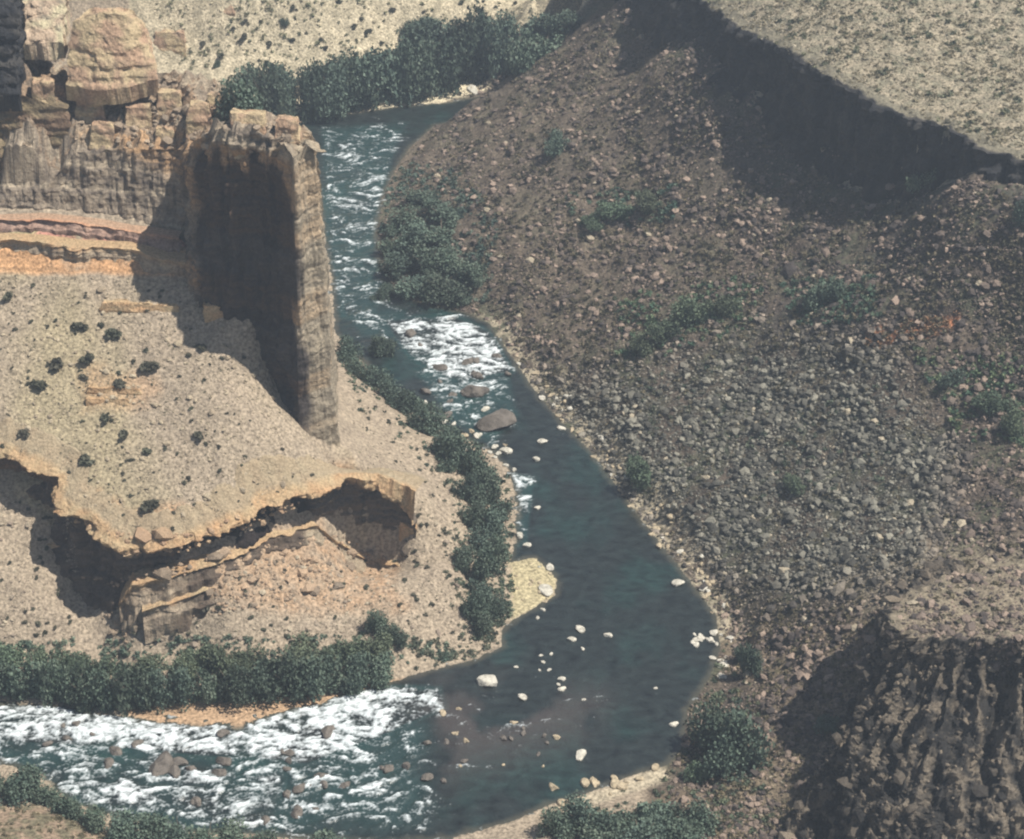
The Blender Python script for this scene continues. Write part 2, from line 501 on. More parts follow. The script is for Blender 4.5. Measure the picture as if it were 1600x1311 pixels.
PX, PY = P(X, Y, Z)
n1 = fbm(X / 9, Y / 9, 3.0, o=5) * .5 + .5
n2 = fbm(X / 2.2, Y / 2.2, 8.0, o=4) * .5 + .5
n3 = fbm(X / 30, Y / 30, 4.0, o=4) * .5 + .5
TAN, SAND, YEL = C(.315, .255, .19), C(.40, .33, .235), C(.35, .30, .165)
OR, RED, BRN, OLV = C(.46, .26, .13), C(.42, .20, .15), C(.095, .075, .058), C(.085, .086, .056)
col = mix(mix(TAN, SAND, n1 * .5), TAN * .75, ss(.5, .8, n2) * .6)
left_up = sdf(X, Y, POLY2) > -1
col = mix(col, YEL, ss(.45, .7, n3) * .45 * left_up)


def zone(l, soft, wob=0):
    """soft mask of a patch of ground given by its outline on the survey map"""
    return ss(-soft, soft, sdf(PX + wob * fbm(X / 5, Y / 5, 2.2, o=4), PY + wob * .6 * fbm(X / 5, Y / 5, 7.7, o=4), l))


# orange rims, coloured strata
m = zone([(85, 745), (80, 790), (170, 845), (240, 862), (350, 832), (420, 800), (550, 745), (540, 725), (400, 765), (300, 795), (200, 790), (120, 750)], 12, 25)
col = mix(col, mix(OR, TAN, n2 * .6), m * .75)
m = zone([(-200, 668), (0, 690), (100, 725), (95, 750), (0, 715), (-200, 700)], 8, 20)
col = mix(col, OR, m * .7)
m = zone([(120, 570), (240, 585), (230, 640), (130, 640)], 14, 20)
col = mix(col, OR, m * .35)
m = zone([(200, 905), (330, 870), (420, 830), (500, 815), (520, 850), (620, 890), (640, 950), (480, 960), (350, 935), (230, 925)], 14, 25)
col = mix(col, mix(OR, TAN, n2), m * .6)
band = zone([(-200, 340), (0, 345), (290, 365), (310, 430), (-200, 425)], 5, 8)
zz = Z + fbm(X / 12, Y / 12, o=2) * .8
pw = PY + fbm(X / 9, Y / 5, o=4) * 16 + (n2 - .5) * 14
bc = mix(np.broadcast_to(YEL, X.shape + (3,)), RED * 1.1, ss(366, 370, pw) * (1 - ss(382, 386, pw)))
bc = mix(bc, OR, ss(384, 388, pw))
bc = bc * (1 + .5 * noise(X / 25, PY / 3.5, 2.0))[..., None]
col = mix(col, bc, band * ss(.15, .5, n2 * .5 + n1 * .5) * .9)
# right hill: dark volcanic soil; brown, olive and grey patches
hillm = ss(-3, 3, sdf(PX, PY, [(560, 205), (700, 158), (880, 45), (1000, -90), (2300, -90), (2300, 1600), (1000, 1600), (1010, 1235), (1000, 1190), (1050, 1100), (1080, 1000), (1000, 870), (880, 705), (780, 570), (700, 495), (600, 450), (560, 360)]) / 3) * (DR > -.5)
hc = mix(mix(np.broadcast_to(BRN, X.shape + (3,)), OLV, ss(.4, .65, n1)), C(.13, .105, .078), ss(.5, .75, n2) * .8)
hc = mix(hc, C(.06, .058, .055), ss(.55, .7, n3) * .5)
lightb = zone([(1250, 880), (1400, 870), (1700, 830), (1900, 1000), (1400, 1005), (1340, 960)], 40, 40)
hc = mix(hc, C(.27, .225, .16), lightb * .8)
brnb = zone([(1100, 960), (1360, 960), (1360, 1120), (1230, 1330), (1050, 1400), (1000, 1260), (1150, 1200), (1200, 1100)], 30, 30)
hc = mix(hc, C(.20, .155, .105), brnb * .8)
lowb = zone([(600, 250), (760, 120), (960, 40), (1150, 190), (1150, 400), (900, 560), (780, 480), (620, 420)], 40, 50)
hc = mix(hc, C(.15, .12, .088), lowb * .65)
m = zone([(1350, 520), (1420, 505), (1500, 492), (1505, 505), (1440, 525), (1360, 540)], 6, 18)
hc = mix(hc, C(.42, .18, .09), m * .9)
edge = zone([(740, 500), (790, 480), (900, 600), (1010, 720), (1150, 920), (1180, 990), (1120, 1000), (1040, 880), (920, 720), (820, 610)], 10, 18)
hc = mix(hc, C(.36, .31, .22), edge * ss(.35, .6, n2))
col = mix(col, hc, np.clip(hillm, 0, 1))
top = sdf(X, Y, POLY4) > -2
pc = mix(mix(np.broadcast_to(C(.33, .28, .20), X.shape + (3,)), C(.22, .20, .14), ss(.4, .65, n2)), C(.36, .30, .21), ss(.5, .8, n1) * .5)
col = np.where(top[..., None], pc, col)
# far bank, pale grassy ground
farm = (PY < 190) & (hillm < .5) & (PX > 200) & (Y > 430)
col = np.where(farm[..., None], mix(C(.51, .44, .31) * np.ones(3, np.float32), C(.38, .33, .23), ss(.42, .62, n2)), col)
# butte top
b1 = sdf(X, Y, POLY1) > -1
col = np.where(b1[..., None], mix(mix(TAN * .85, OR * .6, n1 * .7), C(.17, .14, .11), ss(.5, .7, n2) * .7), col)
# river edge: damp sand and bars
bar = zone([(795, 878), (836, 870), (868, 900), (868, 935), (800, 970)], 5, 6)
col = mix(col, C(.42, .36, .22), bar)
bar = zone([(180, 1108), (260, 1096), (400, 1088), (640, 1060), (660, 1072), (560, 1100), (400, 1140), (250, 1135)], 6, 8)
col = mix(col, C(.42, .28, .17), bar * .9)
bar = zone([(600, 150), (690, 134), (765, 118), (765, 140), (690, 158), (610, 168)], 3, 4)
col = mix(col, C(.62, .54, .38), bar)
bar = zone([(850, 1265), (940, 1232), (1040, 1195), (1050, 1215), (950, 1250), (880, 1275)], 6, 8)
col = mix(col, C(.42, .36, .26), bar)
bar = zone([(-50, 1250), (60, 1255), (160, 1290), (200, 1340), (-50, 1340)], 12, 8)
col = mix(col, mix(C(.27, .20, .14) * np.ones(3, np.float32), C(.16, .14, .09), ss(.4, .6, n2)), bar)
bed = ss(-.3, 1.2, -DR)
col = mix(col, C(.07, .075, .06), bed)
col = np.clip(col, .01, 1)
Vg = np.stack([X, Y, Z], -1).reshape(-1, 3)
gm = mk_mesh('ground', Vg, grid_faces(len(gx), len(gy)), [M_ground], col.reshape(-1, 3), smooth=True)
tag(link('ground', gm), 'tan and brown canyon slopes, terraces and river banks', kind='structure')


# ------------------------------------------------------------------ cliffs
def resample(A, B, step):
    A = np.asarray(A, float); B = np.asarray(B, float)
    L = np.maximum(np.linalg.norm(np.diff(A, axis=0), axis=1), np.linalg.norm(np.diff(B, axis=0), axis=1) * .7)
    s = np.concatenate([[0], np.cumsum(L)])
    t = np.arange(0, s[-1], step)
    return np.stack([np.interp(t, s, A[:, k]) for k in range(3)], -1), np.stack([np.interp(t, s, B[:, k]) for k in range(3)], -1), t


def cliff(name, rim, foot, colf, amp=1.0, col_amp=.8, strata=.6, closed=False, step=.33, inward=None, skirt=4.0, label=None, cols=3.0, profile=None, topf=None, vstep=.33, under=0.0, capc=None, ridge=0.0, jag=0.0, relief=None, capw=1.0):
    A = np.array(wpts(rim)); B = np.array(wpts(foot))
    if closed:
        A = np.vstack([A, A[:1]]); B = np.vstack([B, B[:1]])
    R, F, t = resample(A, B, step)
    n = len(t)
    # wander of the rim
    T = np.gradient(R, axis=0); T[:, 2] = 0
    T2 = np.gradient(F, axis=0); T2[:, 2] = 0
    tt = T / (np.linalg.norm(T, axis=1)[:, None] + 1e-6) + T2 / (np.linalg.norm(T2, axis=1)[:, None] + 1e-6)
    k = np.ones(9) / 9
    for c in range(2):
        tt[:, c] = np.convolve(np.pad(tt[:, c], 4, mode='edge'), k, 'valid')
    tt /= np.linalg.norm(tt, axis=1)[:, None] + 1e-6
    N = np.stack([tt[:, 1], -tt[:, 0], 0 * t], -1) * (inward or 1)      # outward
    H = np.max(np.linalg.norm(R - F, axis=1))
    m = int(H / vstep) + 2
    u = np.linspace(0, 1, m)
    if profile is None:
        profile = lambda u: u
    pu = profile(u)
    G = R[None] * (1 - pu)[:, None, None] + F[None] * pu[:, None, None]
    G[..., 2] = R[None, :, 2] * (1 - u)[:, None] + F[None, :, 2] * u[:, None]
    # skirt into the ground
    sk = np.stack([F + N * (.6 * q) - np.array([0, 0, skirt * q]) for q in (.33, .66, 1)], 0)
    cap = np.stack([R - N * (q * capw) for q in (6.6, 4.8, 3.2, 1.9, .9)], 0)
    G = np.concatenate([cap, G, sk], 0)
    uu = np.concatenate([np.zeros(5), u, np.ones(3)])
    x, y, z = G[..., 0], G[..., 1], G[..., 2]
    fade = ss(0, .04, uu)[:, None] * .5 + .5
    fade[:5] = np.array([.1, .15, .2, .3, .4])[:, None]
    colm = np.abs(fbm(x / cols, y / cols, z / 30, o=3))
    d = (fbm(x / 7, y / 7, z / 9, o=4) * 1.4 * amp + (np.minimum(colm, .5) - .28) * 2.4 * col_amp
         + strata * (np.clip(noise(x / 40, y / 40, z / 1.7) * 3, -1, 1) * .5 + np.clip(noise(x / 25, y / 25, z / .7 + 9) * 3, -1, 1) * .25)
         + fbm(x / 1.6, y / 1.6, z / 1.6, o=3) * .45 * amp)
    d = d + under * (-ss(.08, .18, uu) * (1 - ss(.8, 1, uu)))[:, None]
    if relief is not None:
        d = d * relief(x, y, z)
    if jag:
        jw = noise(t / 3.6, 2.0, len(t) * .37) + .55 * noise(t / 1.3, 7.0, 1.5)
        d = d + jag * 1.3 * (jw * (np.minimum(uu * 0 + 1, 1)[:, None]) * (1 - .6 * uu[:, None]))
    if ridge:
        ts = t[None, :] + 2.0 * fbm(x / 7, y / 7, z / 7, o=3)
        rg = 1 - np.abs(noise(ts / 5.0, uu[:, None] * 2.2, 0.5)) * 2.2 + .5 * (1 - np.abs(noise(ts / 2.1, uu[:, None] * 5, 7.5)) * 2.2)
        blk = np.floor(noise(x / 2.2, y / 2.2, z / 2.2) * 3) / 3 + .5 * np.floor(noise(x / 1.0, y / 1.0, z / 1.0) * 3) / 3
        d = ridge * (rg - .7) + blk * 1.3 + fbm(x / 7, y / 7, z / 9, o=4) * 1.2
        sl = ss(.03, .15, uu)[:, None, None]
        dirv = N[None] * (1 - .5 * sl) + np.array([0, 0, .75]) * sl
        G = G + dirv * (d * fade)[..., None]
    else:
        G = G + N[None] * (d * fade)[..., None]
    G[..., 2] += fbm(x / 3, y / 3, z / 3, o=3) * .5 * fade
    if topf is not None:
        for q in range(5):
            G[q, :, 2] = topf(G[q, :, 0], G[q, :, 1]) - (.9 if q == 0 else .1) + fbm(G[q, :, 0] / 2, G[q, :, 1] / 2, o=3) * .35 + .25
    cc = colf(G[..., 0], G[..., 1], G[..., 2], uu[:, None] * np.ones((1, n)), colm)
    if capc is not None:
        cc[:4] = cc[:4] * .25 + capc * .75; cc[0] = capc
    ff = grid_faces(n, len(G), close=closed)
    if (inward or 1) > 0:
        ff = ff[:, ::-1]
    me = mk_mesh(name, G.reshape(-1, 3), ff, [M_cliff], cc.reshape(-1, 3), smooth=False)
    o = link(name, me)
    tag(o, label, kind='structure')
    return G


def cf_main(x, y, z, u, colm):
    n = fbm(x / 5, y / 5, z / 3, o=4) * .5 + .5
    st = noise(x / 60, y / 60, z / 1.3) * .5 + .5
    st2 = noise(x / 50, y / 50, z / .45 + 4) * .5 + .5
    c = mix(mix(C(.29, .235, .175) * np.ones(3, np.float32), C(.40, .33, .24), ss(.35, .65, st)), C(.17, .135, .10), ss(.5, .75, n) * .8)
    c = mix(c, C(.44, .27, .14), ss(.6, .7, noise(x / 80, y / 80, z / 5 + 2) * .5 + .5) * .8)
    c = mix(c, C(.15, .12, .10), ss(.55, .65, st2) * .5)
    dk = fbm(x / 1.5, y / 1.5, z / 25, o=3) * .5 + .5
    c = mix(c, C(.10, .085, .075), ss(.52, .7, dk) * .55)
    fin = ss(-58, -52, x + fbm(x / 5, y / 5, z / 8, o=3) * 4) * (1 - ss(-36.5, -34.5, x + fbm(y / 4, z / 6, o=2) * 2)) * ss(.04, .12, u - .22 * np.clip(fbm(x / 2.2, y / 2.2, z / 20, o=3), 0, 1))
    c = mix(c, C(.34, .29, .21) * np.ones(3, np.float32), ss(-37, -34.5, x) * .6)  # sunlit right edge of the fin painted in as paler tan
    c = mix(c, c * C(.20, .20, .24), fin)          # shadow on the fin painted into the rock colour
    return c


def cf_orange(x, y, z, u, colm):
    c = cf_main(x, y, z, u, colm)
    t = (1 - ss(.05, .35, u)) * .8 + .1
    return mix(c, mix(C(.50, .29, .15) * np.ones(3, np.float32), C(.44, .36, .22), fbm(x / 3, y / 3, z, o=3) * .5 + .5), t)


def cf_rim(x, y, z, u, colm):
    c = cf_main(x, y, z, u, colm) * C(.42, .40, .42)  # shade below the overhanging rim put into the face colour
    t = (1 - ss(.06, .15, u + .05 * fbm(x / 2, y / 2, o=2))) * .9
    return mix(c, mix(C(.50, .29, .15) * np.ones(3, np.float32), C(.44, .36, .22), fbm(x / 3, y / 3, z, o=3) * .5 + .5), t)


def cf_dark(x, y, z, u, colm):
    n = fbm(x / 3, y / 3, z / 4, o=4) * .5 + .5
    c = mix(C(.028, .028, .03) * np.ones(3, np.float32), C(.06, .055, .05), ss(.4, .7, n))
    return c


def cf_spur(x, y, z, u, colm):
    n = fbm(x / 3, y / 3, z / 5, o=4) * .5 + .5
    return mix(C(.03, .028, .026) * np.ones(3, np.float32), C(.15, .125, .095), ss(.42, .62, n))


T1u = lambda x, y: T1_f(x, y) + topn(x, y, 2.6)
T2u = lambda x, y: T2_f(x, y) + topn(x, y, .5)
T4u = lambda x, y: T4_f(x, y) + topn(x, y, .7)
T5u = lambda x, y: T5_f(x, y) + topn(x, y, 1.2)
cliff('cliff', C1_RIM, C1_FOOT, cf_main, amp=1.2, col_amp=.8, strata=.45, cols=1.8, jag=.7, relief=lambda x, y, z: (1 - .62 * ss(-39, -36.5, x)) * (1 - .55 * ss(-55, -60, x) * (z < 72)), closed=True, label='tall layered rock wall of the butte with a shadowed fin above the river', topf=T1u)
cliff('cliff', C2_RIM, C2_FOOT, cf_rim, jag=1.0, amp=1.0, col_amp=.5, strata=1.0, cols=1.6, label='lower cliff band with orange rim below the tan slope', topf=T2u, capc=C(.31, .26, .18), under=2.4)
cliff('cliff', C3_RIM, C3_FOOT, cf_orange, jag=.6, amp=.5, col_amp=.4, strata=.5, under=.5, label='thin orange rock ledge below the lower cliff', topf=None)
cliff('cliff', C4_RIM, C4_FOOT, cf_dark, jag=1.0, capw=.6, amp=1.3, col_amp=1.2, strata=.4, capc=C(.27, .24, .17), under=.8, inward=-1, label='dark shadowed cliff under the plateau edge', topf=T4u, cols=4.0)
G5 = cliff('cliff', C5_RIM, C5_FOOT, cf_spur, ridge=2.6, capw=.45, amp=1.2, capc=C(.25, .21, .15), profile=lambda u: np.maximum(0, u - .12) / .88 * .8 + .2 * ss(.1, .5, u), label='rugged columned cliff at the lower right', topf=T5u, cols=2.6, skirt=6)
cliff('cliff', C6_RIM, C6_FOOT, cf_orange, amp=.6, col_amp=.4, strata=.7, under=.4, jag=.5, capw=.4, capc=C(.40, .28, .16), label='thin orange ledge under the butte wall')
cliff('cliff', C7_RIM, C7_FOOT, lambda x, y, z, u, c: cf_orange(x, y, z, u, c) * C(1.05, .88, .95), amp=.5, col_amp=.3, strata=.6, under=.3, jag=.5, capw=.4, capc=C(.36, .25, .17), label='thin pinkish ledge between the butte wall and the orange ledge')
cliff('cliff', C8_RIM, C8_FOOT, cf_orange, amp=.4, col_amp=.3, strata=.6, under=.5, jag=.5, capc=C(.36, .28, .19), label='short broken ledge low on the slope beside the gully')


# ------------------------------------------------------------------ river
def soft(px, py, l, s):
    return ss(-s, s, sdf(px, py, l))


wx = np.arange(-125, 130, .3); wy = np.arange(225, 520, .3)
WX, WY = np.meshgrid(wx, wy)
wd = sdf(WX, WY, RIVER)
wpx, wpy = P(WX, WY, 0 * WX)
q1 = fbm(WX / 9 , WY / 9, 1, o=3); q2 = fbm(WX / 9, WY / 9, 31, o=3)
st = fbm(WX / 5.0 + q1 * 1.4, WY / 1.7 + q2 * 1.9, 3.3, o=5, gain=.66) * .5 + .5
stf = fbm(WX / 2.4 + q1 * 2, WY / .9 + q2 * 3, 5.3, o=4, gain=.65) * .5 + .5
st2 = 1 - np.abs(fbm(WX / 5 + q2, WY / 2.2 + q1, 6.3, o=4, gain=.55))
I = np.zeros_like(WX)
for l, v, s in (
    ([(498, 195), (640, 190), (612, 260), (600, 320), (590, 400), (600, 450), (600, 520), (530, 500), (505, 380)], .45, 18),
    ([(500, 250), (590, 240), (585, 350), (500, 360)], .46, 20),
    ([(600, 500), (700, 488), (765, 515), (802, 580), (720, 600), (640, 560)], .80, 14),
    ([(530, 470), (640, 480), (640, 530), (560, 530)], .42, 14),
    ([(640, 570), (800, 585), (812, 650), (770, 700), (700, 660)], .42, 16),
    ([(-300, 1070), (0, 1092), (180, 1108), (370, 1135), (470, 1100), (600, 1072), (690, 1072), (700, 1108), (480, 1195), (250, 1175), (-300, 1140)], .84, 14),
    ([(-300, 1120), (0, 1130), (250, 1160), (480, 1180), (440, 1311), (300, 1310), (120, 1270), (0, 1200), (-300, 1190)], .54, 40),
    ([(400, 1160), (680, 1100), (690, 1200), (690, 1311), (400, 1311)], .47, 60),
    ([(795, 735), (835, 745), (825, 850), (800, 860)], .50, 8),
    ([(690, 1090), (930, 1105), (900, 1140), (700, 1200)], .36, 50),
):
    I = np.maximum(I, soft(wpx, wpy, l, s) * v)
I = I * (1 + .28 * fbm(WX / 10, WY / 7, 17, o=3)) * (1 - .25 * ss(560, 720, wpx) * ss(1000, 1060, wpy))
fo = np.maximum(.62 * st + .38 * stf, (st2 - .47) * 1.0 * (.7 + .6 * stf))
th = .785 - .40 * I
foam = (ss(th - .20, th + .02, fo) * .45 + ss(th - .04, th + .09, fo) * .55) * (I > .05) * ss(0, .8, wd)
foam = foam * np.clip(.72 + .75 * fbm(WX / 1.5 + q1, WY / .8 + q2, 12, o=3), .2, 1)
foam = np.maximum(foam, ss(.62, .75, st) * ss(1.2, .2, wd) * .35)
rough_w = np.clip(I * 1.6 + .08, 0, 1)
WZ = rough_w * (st * .9 - .45) + foam * .25 + .05 * fbm(WX / 1.3, WY / .9, o=3) - .0
deep = fbm(WX / 12, WY / 16, 2, o=4) * .5 + .5
wc = mix(C(.015, .020, .019) * np.ones(3, np.float32), C(.014, .030, .027), ss(.45, .75, deep))
wc = wc * (1 + .8 * fbm(WX / 2.2 + q1, WY / 1.2, 4, o=5))[..., None]
wc = mix(wc, C(.02, .065, .062), np.clip(ss(.15, .50, I), 0, 1) * ss(.62, .40, I) * .5)
shallow = ss(1.6, .2, wd + .6 * fbm(WX / 2, WY / 2, 8, o=3))
wc = mix(wc, C(.075, .07, .05), shallow * .7)
wc = mix(wc, C(.07, .055, .05), soft(wpx, wpy, [(660, 1060), (940, 1090), (900, 1150), (660, 1220)], 60) * .7 * ss(.4, .6, deep))
wcol = np.concatenate([wc, foam[..., None]], -1)
keep = (wd > -1.5)
kf = keep[:-1, :-1] & keep[1:, 1:] & keep[:-1, 1:] & keep[1:, :-1]
wf = grid_faces(len(wx), len(wy), kf)
used = np.unique(wf)
remap = np.full(WX.size, -1); remap[used] = np.arange(len(used))
WV = np.stack([WX, WY, WZ], -1).reshape(-1, 3)[used]
M_water = bpy.data.materials.new('river_water')
M_water.use_nodes = True
nt = M_water.node_tree; N_ = nt.nodes; L_ = nt.links
b = N_['Principled BSDF']
at = N_.new('ShaderNodeAttribute'); at.attribute_name = 'Col'
geo = N_.new('ShaderNodeNewGeometry')
fn = N_.new('ShaderNodeTexNoise'); fn.inputs['Scale'].default_value = 2.2; fn.inputs['Detail'].default_value = 5
L_.new(geo.outputs['Position'], fn.inputs['Vector'])
ad = N_.new('ShaderNodeMath'); ad.operation = 'ADD'
L_.new(at.outputs['Alpha'], ad.inputs[0]); L_.new(fn.outputs[0], ad.inputs[1])
mr = N_.new('ShaderNodeMapRange'); mr.inputs[1].default_value = .68; mr.inputs[2].default_value = 1.35
L_.new(ad.outputs[0], mr.inputs[0])
mxc = N_.new('ShaderNodeMix'); mxc.data_type = 'RGBA'
L_.new(mr.outputs[0], mxc.inputs[0]); L_.new(at.outputs['Color'], mxc.inputs[6]); mxc.inputs[7].default_value = (.64, .69, .70, 1)
L_.new(mxc.outputs[2], b.inputs['Base Color'])
mr2 = N_.new('ShaderNodeMapRange'); mr2.inputs[3].default_value = .3; mr2.inputs[4].default_value = .8
L_.new(mr.outputs[0], mr2.inputs[0]); L_.new(mr2.outputs[0], b.inputs['Roughness'])
bp = N_.new('ShaderNodeBump'); bp.inputs['Distance'].default_value = .1
L_.new(fn.outputs[0], bp.inputs['Height']); L_.new(bp.outputs[0], b.inputs['Normal'])
wm = mk_mesh('river', WV, remap[wf], [M_water], wcol.reshape(-1, 4)[used], smooth=True)
tag(link('river', wm), 'dark green river with white rapids', kind='structure')


# ------------------------------------------------------------------ rocks
def ico(sub):
    import bmesh
    bm = bmesh.new(); bmesh.ops.create_icosphere(bm, subdivisions=sub, radius=1)
    v = np.array([x.co[:] for x in bm.verts]); f = np.array([[y.index for y in x.verts] for x in bm.faces])
    bm.free()
    return v, f


ICO1, ICO2, ICO3 = ico(1), ico(2), ico(3)


def rot_mats(n, r):
    q = r.normal(size=(n, 4)); q /= np.linalg.norm(q, axis=1)[:, None]
    w, x, y, z = q.T
    return np.stack([1 - 2 * (y * y + z * z), 2 * (x * y - z * w), 2 * (x * z + y * w),
                     2 * (x * y + z * w), 1 - 2 * (x * x + z * z), 2 * (y * z - x * w),
                     2 * (x * z - y * w), 2 * (y * z + x * w), 1 - 2 * (x * x + y * y)], -1).reshape(n, 3, 3)


def rocks(pos, size, r, base=ICO1, flat=.7):
    v, f = base
    n = len(pos)
    R = rot_mats(n, r)
    sc3 = r.uniform(.55, 1.25, (n, 1, 3))
    J = 1 + r.uniform(-.28, .28, (n, len(v), 1))
    V = v[None] * J * sc3
    V = np.einsum('nij,nvj->nvi', R, V)
    V[..., 2] *= flat
    V = V * size[:, None, None] + pos[:, None, :]
    F = f[None] + (np.arange(n) * len(v))[:, None, None]
    return V.reshape(-1, 3), F.reshape(-1, 3), len(v)


def scatter(poly, n, r, m=4):
    """positions spread on the visible land inside an outline of the survey map"""
    poly = np.array(poly, float)
    lo, hi = poly.min(0), poly.max(0)
    out = []
    tot = 0
    while tot < n:
        p = r.uniform(lo, hi, (n * m, 2))
        p = p[sdf(p[:, 0], p[:, 1], poly) > 0]
        out.append(p); tot += len(p)
    p = np.concatenate(out)[:n]
    return p, place(p[:, 0], p[:, 1])


HILL = [(570, 300), (600, 225), (650, 185), (700, 152), (800, 104), (880, 55), (965, 5), (1060, 40), (1150, 120), (1290, 230), (1400, 290), (1620, 270), (1640, 1330), (1060, 1330), (1040, 1210), (1070, 1110), (1110, 1000), (1020, 870), (900, 705), (780, 560), (720, 480), (600, 440), (570, 370)]
p, q = scatter(HILL, 82000, rng)
dr = -sdf(q[:, 0], q[:, 1], RIVER)
dens = fbm(q[:, 0] / 11, q[:, 1] / 11, 4, o=4) * .5 + .5
core = soft(p[:, 0], p[:, 1], [(800, 600), (1000, 560), (1200, 500), (1400, 540), (1500, 700), (1450, 900), (1200, 950), (1050, 860)], 60)
kp = (dr > .2) & (rng.uniform(size=len(p)) < .40 + .55 * ss(.35, .6, dens) + .5 * core)
p, q, dens, core = p[kp], q[kp], dens[kp], core[kp]
patch = fbm(q[:, 0] / 5 + .4 * q[:, 1] / 5, q[:, 1] / 16, 21, o=4) * .5 + .5
size = np.minimum((.15 + .22 * rng.pareto(2.4, len(p)) + .10 * core) * (.50 + .62 * ss(.3, .75, patch)), .95) * (1 + .8 * (rng.uniform(size=len(p)) > .994))
V, F, k = rocks(q + np.array([0, 0, .05]), size, rng)
shade = rng.uniform(0, 1, len(p))
rc = 1.2 * mix(mix(C(.05, .043, .04) * np.ones(3, np.float32), C(.27, .205, .16), shade ** 1.8), C(.05, .05, .042) + C(.17, .175, .14) * shade[:, None] ** 1.8, core * .75)
rc = mix(rc, C(.42, .36, .26), (rng.uniform(size=len(p)) > .982) * .8)
rm = mk_mesh('rubble', V, F, [M_rubble], np.repeat(rc, k, 0))
tag(link('rubble', rm), 'dark talus of broken rock covering the hillside', kind='stuff')

r5 = G5[9:-4].reshape(-1, 3)[rng.integers(0, G5[9:-4].shape[0] * G5.shape[1], 5200)]
V, F, k = rocks(r5, np.minimum(.22 + .22 * rng.pareto(2.2, len(r5)), 1.3), rng)
rc = mix(C(.03, .028, .026) * np.ones(3, np.float32), C(.19, .155, .115), rng.uniform(size=len(r5)) ** 2)
tag(link('rubble', mk_mesh('rubble', V, F, [M_rubble], np.repeat(rc, k, 0))), 'broken dark blocks covering the rugged lower right cliff', kind='stuff')

# stones on the tan slopes and plateau
SL = [(0, 430), (300, 440), (420, 560), (480, 660), (540, 740), (400, 790), (230, 840), (100, 760), (0, 700)]
BT = [(110, 130), (240, 120), (340, 130), (470, 185), (480, 215), (440, 222), (300, 236), (120, 235)]
LIP = [(100, 800), (180, 830), (300, 835), (420, 790), (540, 735), (560, 750), (420, 815), (300, 862), (200, 868), (90, 800)]
GUL = [(120, 900), (200, 900), (420, 845), (520, 830), (620, 880), (500, 930), (240, 980), (190, 1010)]
SL3 = [(-20, 775), (95, 810), (70, 880), (150, 990), (-20, 1000)]
SL2 = [(0, 770), (110, 800), (130, 950), (200, 1010), (520, 1010), (640, 1030), (730, 1000), (740, 760), (640, 620), (540, 560), (560, 720), (640, 870), (420, 870), (240, 930), (170, 990), (100, 900)]
PL = [(1090, 0), (1600, 0), (1600, 250), (1480, 200), (1300, 125), (1160, 45)]
FB = [(240, 0), (900, 0), (600, 90), (350, 110), (260, 110)]
vs, fs, cs, off = [], [], [], 0
for poly, n, s0, ca, cb in ((SL, 5000, .10, C(.26, .21, .15), C(.44, .37, .26)), (SL3, 900, .10, C(.24, .19, .15), C(.42, .36, .26)), (SL2, 3500, .10, C(.24, .19, .15), C(.42, .36, .26)), (PL, 4500, .16, C(.17, .155, .11), C(.38, .33, .24)),
                            (FB, 1500, .14, C(.3, .26, .18), C(.5, .44, .3)), (BT, 420, .42, C(.2, .16, .12), C(.40, .31, .22)),
                            (LIP, 160, .22, C(.3, .2, .13), C(.44, .32, .2)),
                            (GUL, 420, .3, C(.2, .16, .12), C(.42, .30, .2))):
    p, q = scatter(poly, n, rng)
    size = np.minimum(s0 + .07 * (1 + 3 * (s0 > .2)) * rng.pareto(2.6, n), .7 if s0 < .2 else 1.6)
    V, F, k = rocks(q + np.array([0, 0, .12 if poly is LIP else .03]), size, rng)
    vs.append(V); fs.append(F + off); off += len(V)
    cs.append(np.repeat(mix(np.ones((n, 3), np.float32) * ca, cb, rng.uniform(size=n)), k, 0))
tag(link('stone_litter', mk_mesh('stone_litter', np.concatenate(vs), np.concatenate(fs), [M_rubble], np.concatenate(cs))), 'small loose stones scattered over the tan slopes and plateau', kind='stuff')


def boulder_mesh(seed, colr, base=ICO3):
    r = np.random.default_rng(seed)
    v, f = base
    V = v.copy()
    for _ in range(7):                       # knock flat facets off a ball
        nrm = r.normal(size=3); nrm /= np.linalg.norm(nrm)
        d = V @ nrm; lim = r.uniform(.45, .8)
        V = V - np.maximum(d - lim, 0)[:, None] * nrm
    V = V * (1 + .12 * fbm(V[:, 0] * 2, V[:, 1] * 2, V[:, 2] * 2 + seed, o=3))[:, None]
    V *= np.array([1.15, .85, .62])
    t = fbm(V[:, 0] * 1.5, V[:, 1] * 1.5, V[:, 2] * 1.5 + seed, o=3) * .5 + .5
    cc = mix(np.ones((len(V), 3), np.float32) * colr, colr * .6, ss(.45, .7, t))
    return mk_mesh('boulder', V, f, [M_boulder], cc, smooth=False)


PALE = [boulder_mesh(i, C(.55, .52, .44)) for i in range(4)]
WARM = [boulder_mesh(10 + i, C(.46, .38, .26)) for i in range(4)]
DARK = [boulder_mesh(20 + i, C(.16, .14, .12)) for i in range(4)]


def boulder(meshes, px, py, width_px, label, group=None, on_water=False, flat=1.0):
    q = W(px, py, 0) if on_water else place(np.array([px]), np.array([py]))[0]
    dist = math.sqrt(q[0] ** 2 + q[1] ** 2 + (CAMH - q[2]) ** 2)
    s = width_px / FPX * dist / 2
    o = link('boulder', random.choice(meshes), loc=(q[0], q[1], q[2] + s * .12), rot=(0, 0, random.uniform(0, 6.3)), scale=(s, s, s * flat))
    tag(o, label, 'boulder', group)
    return o


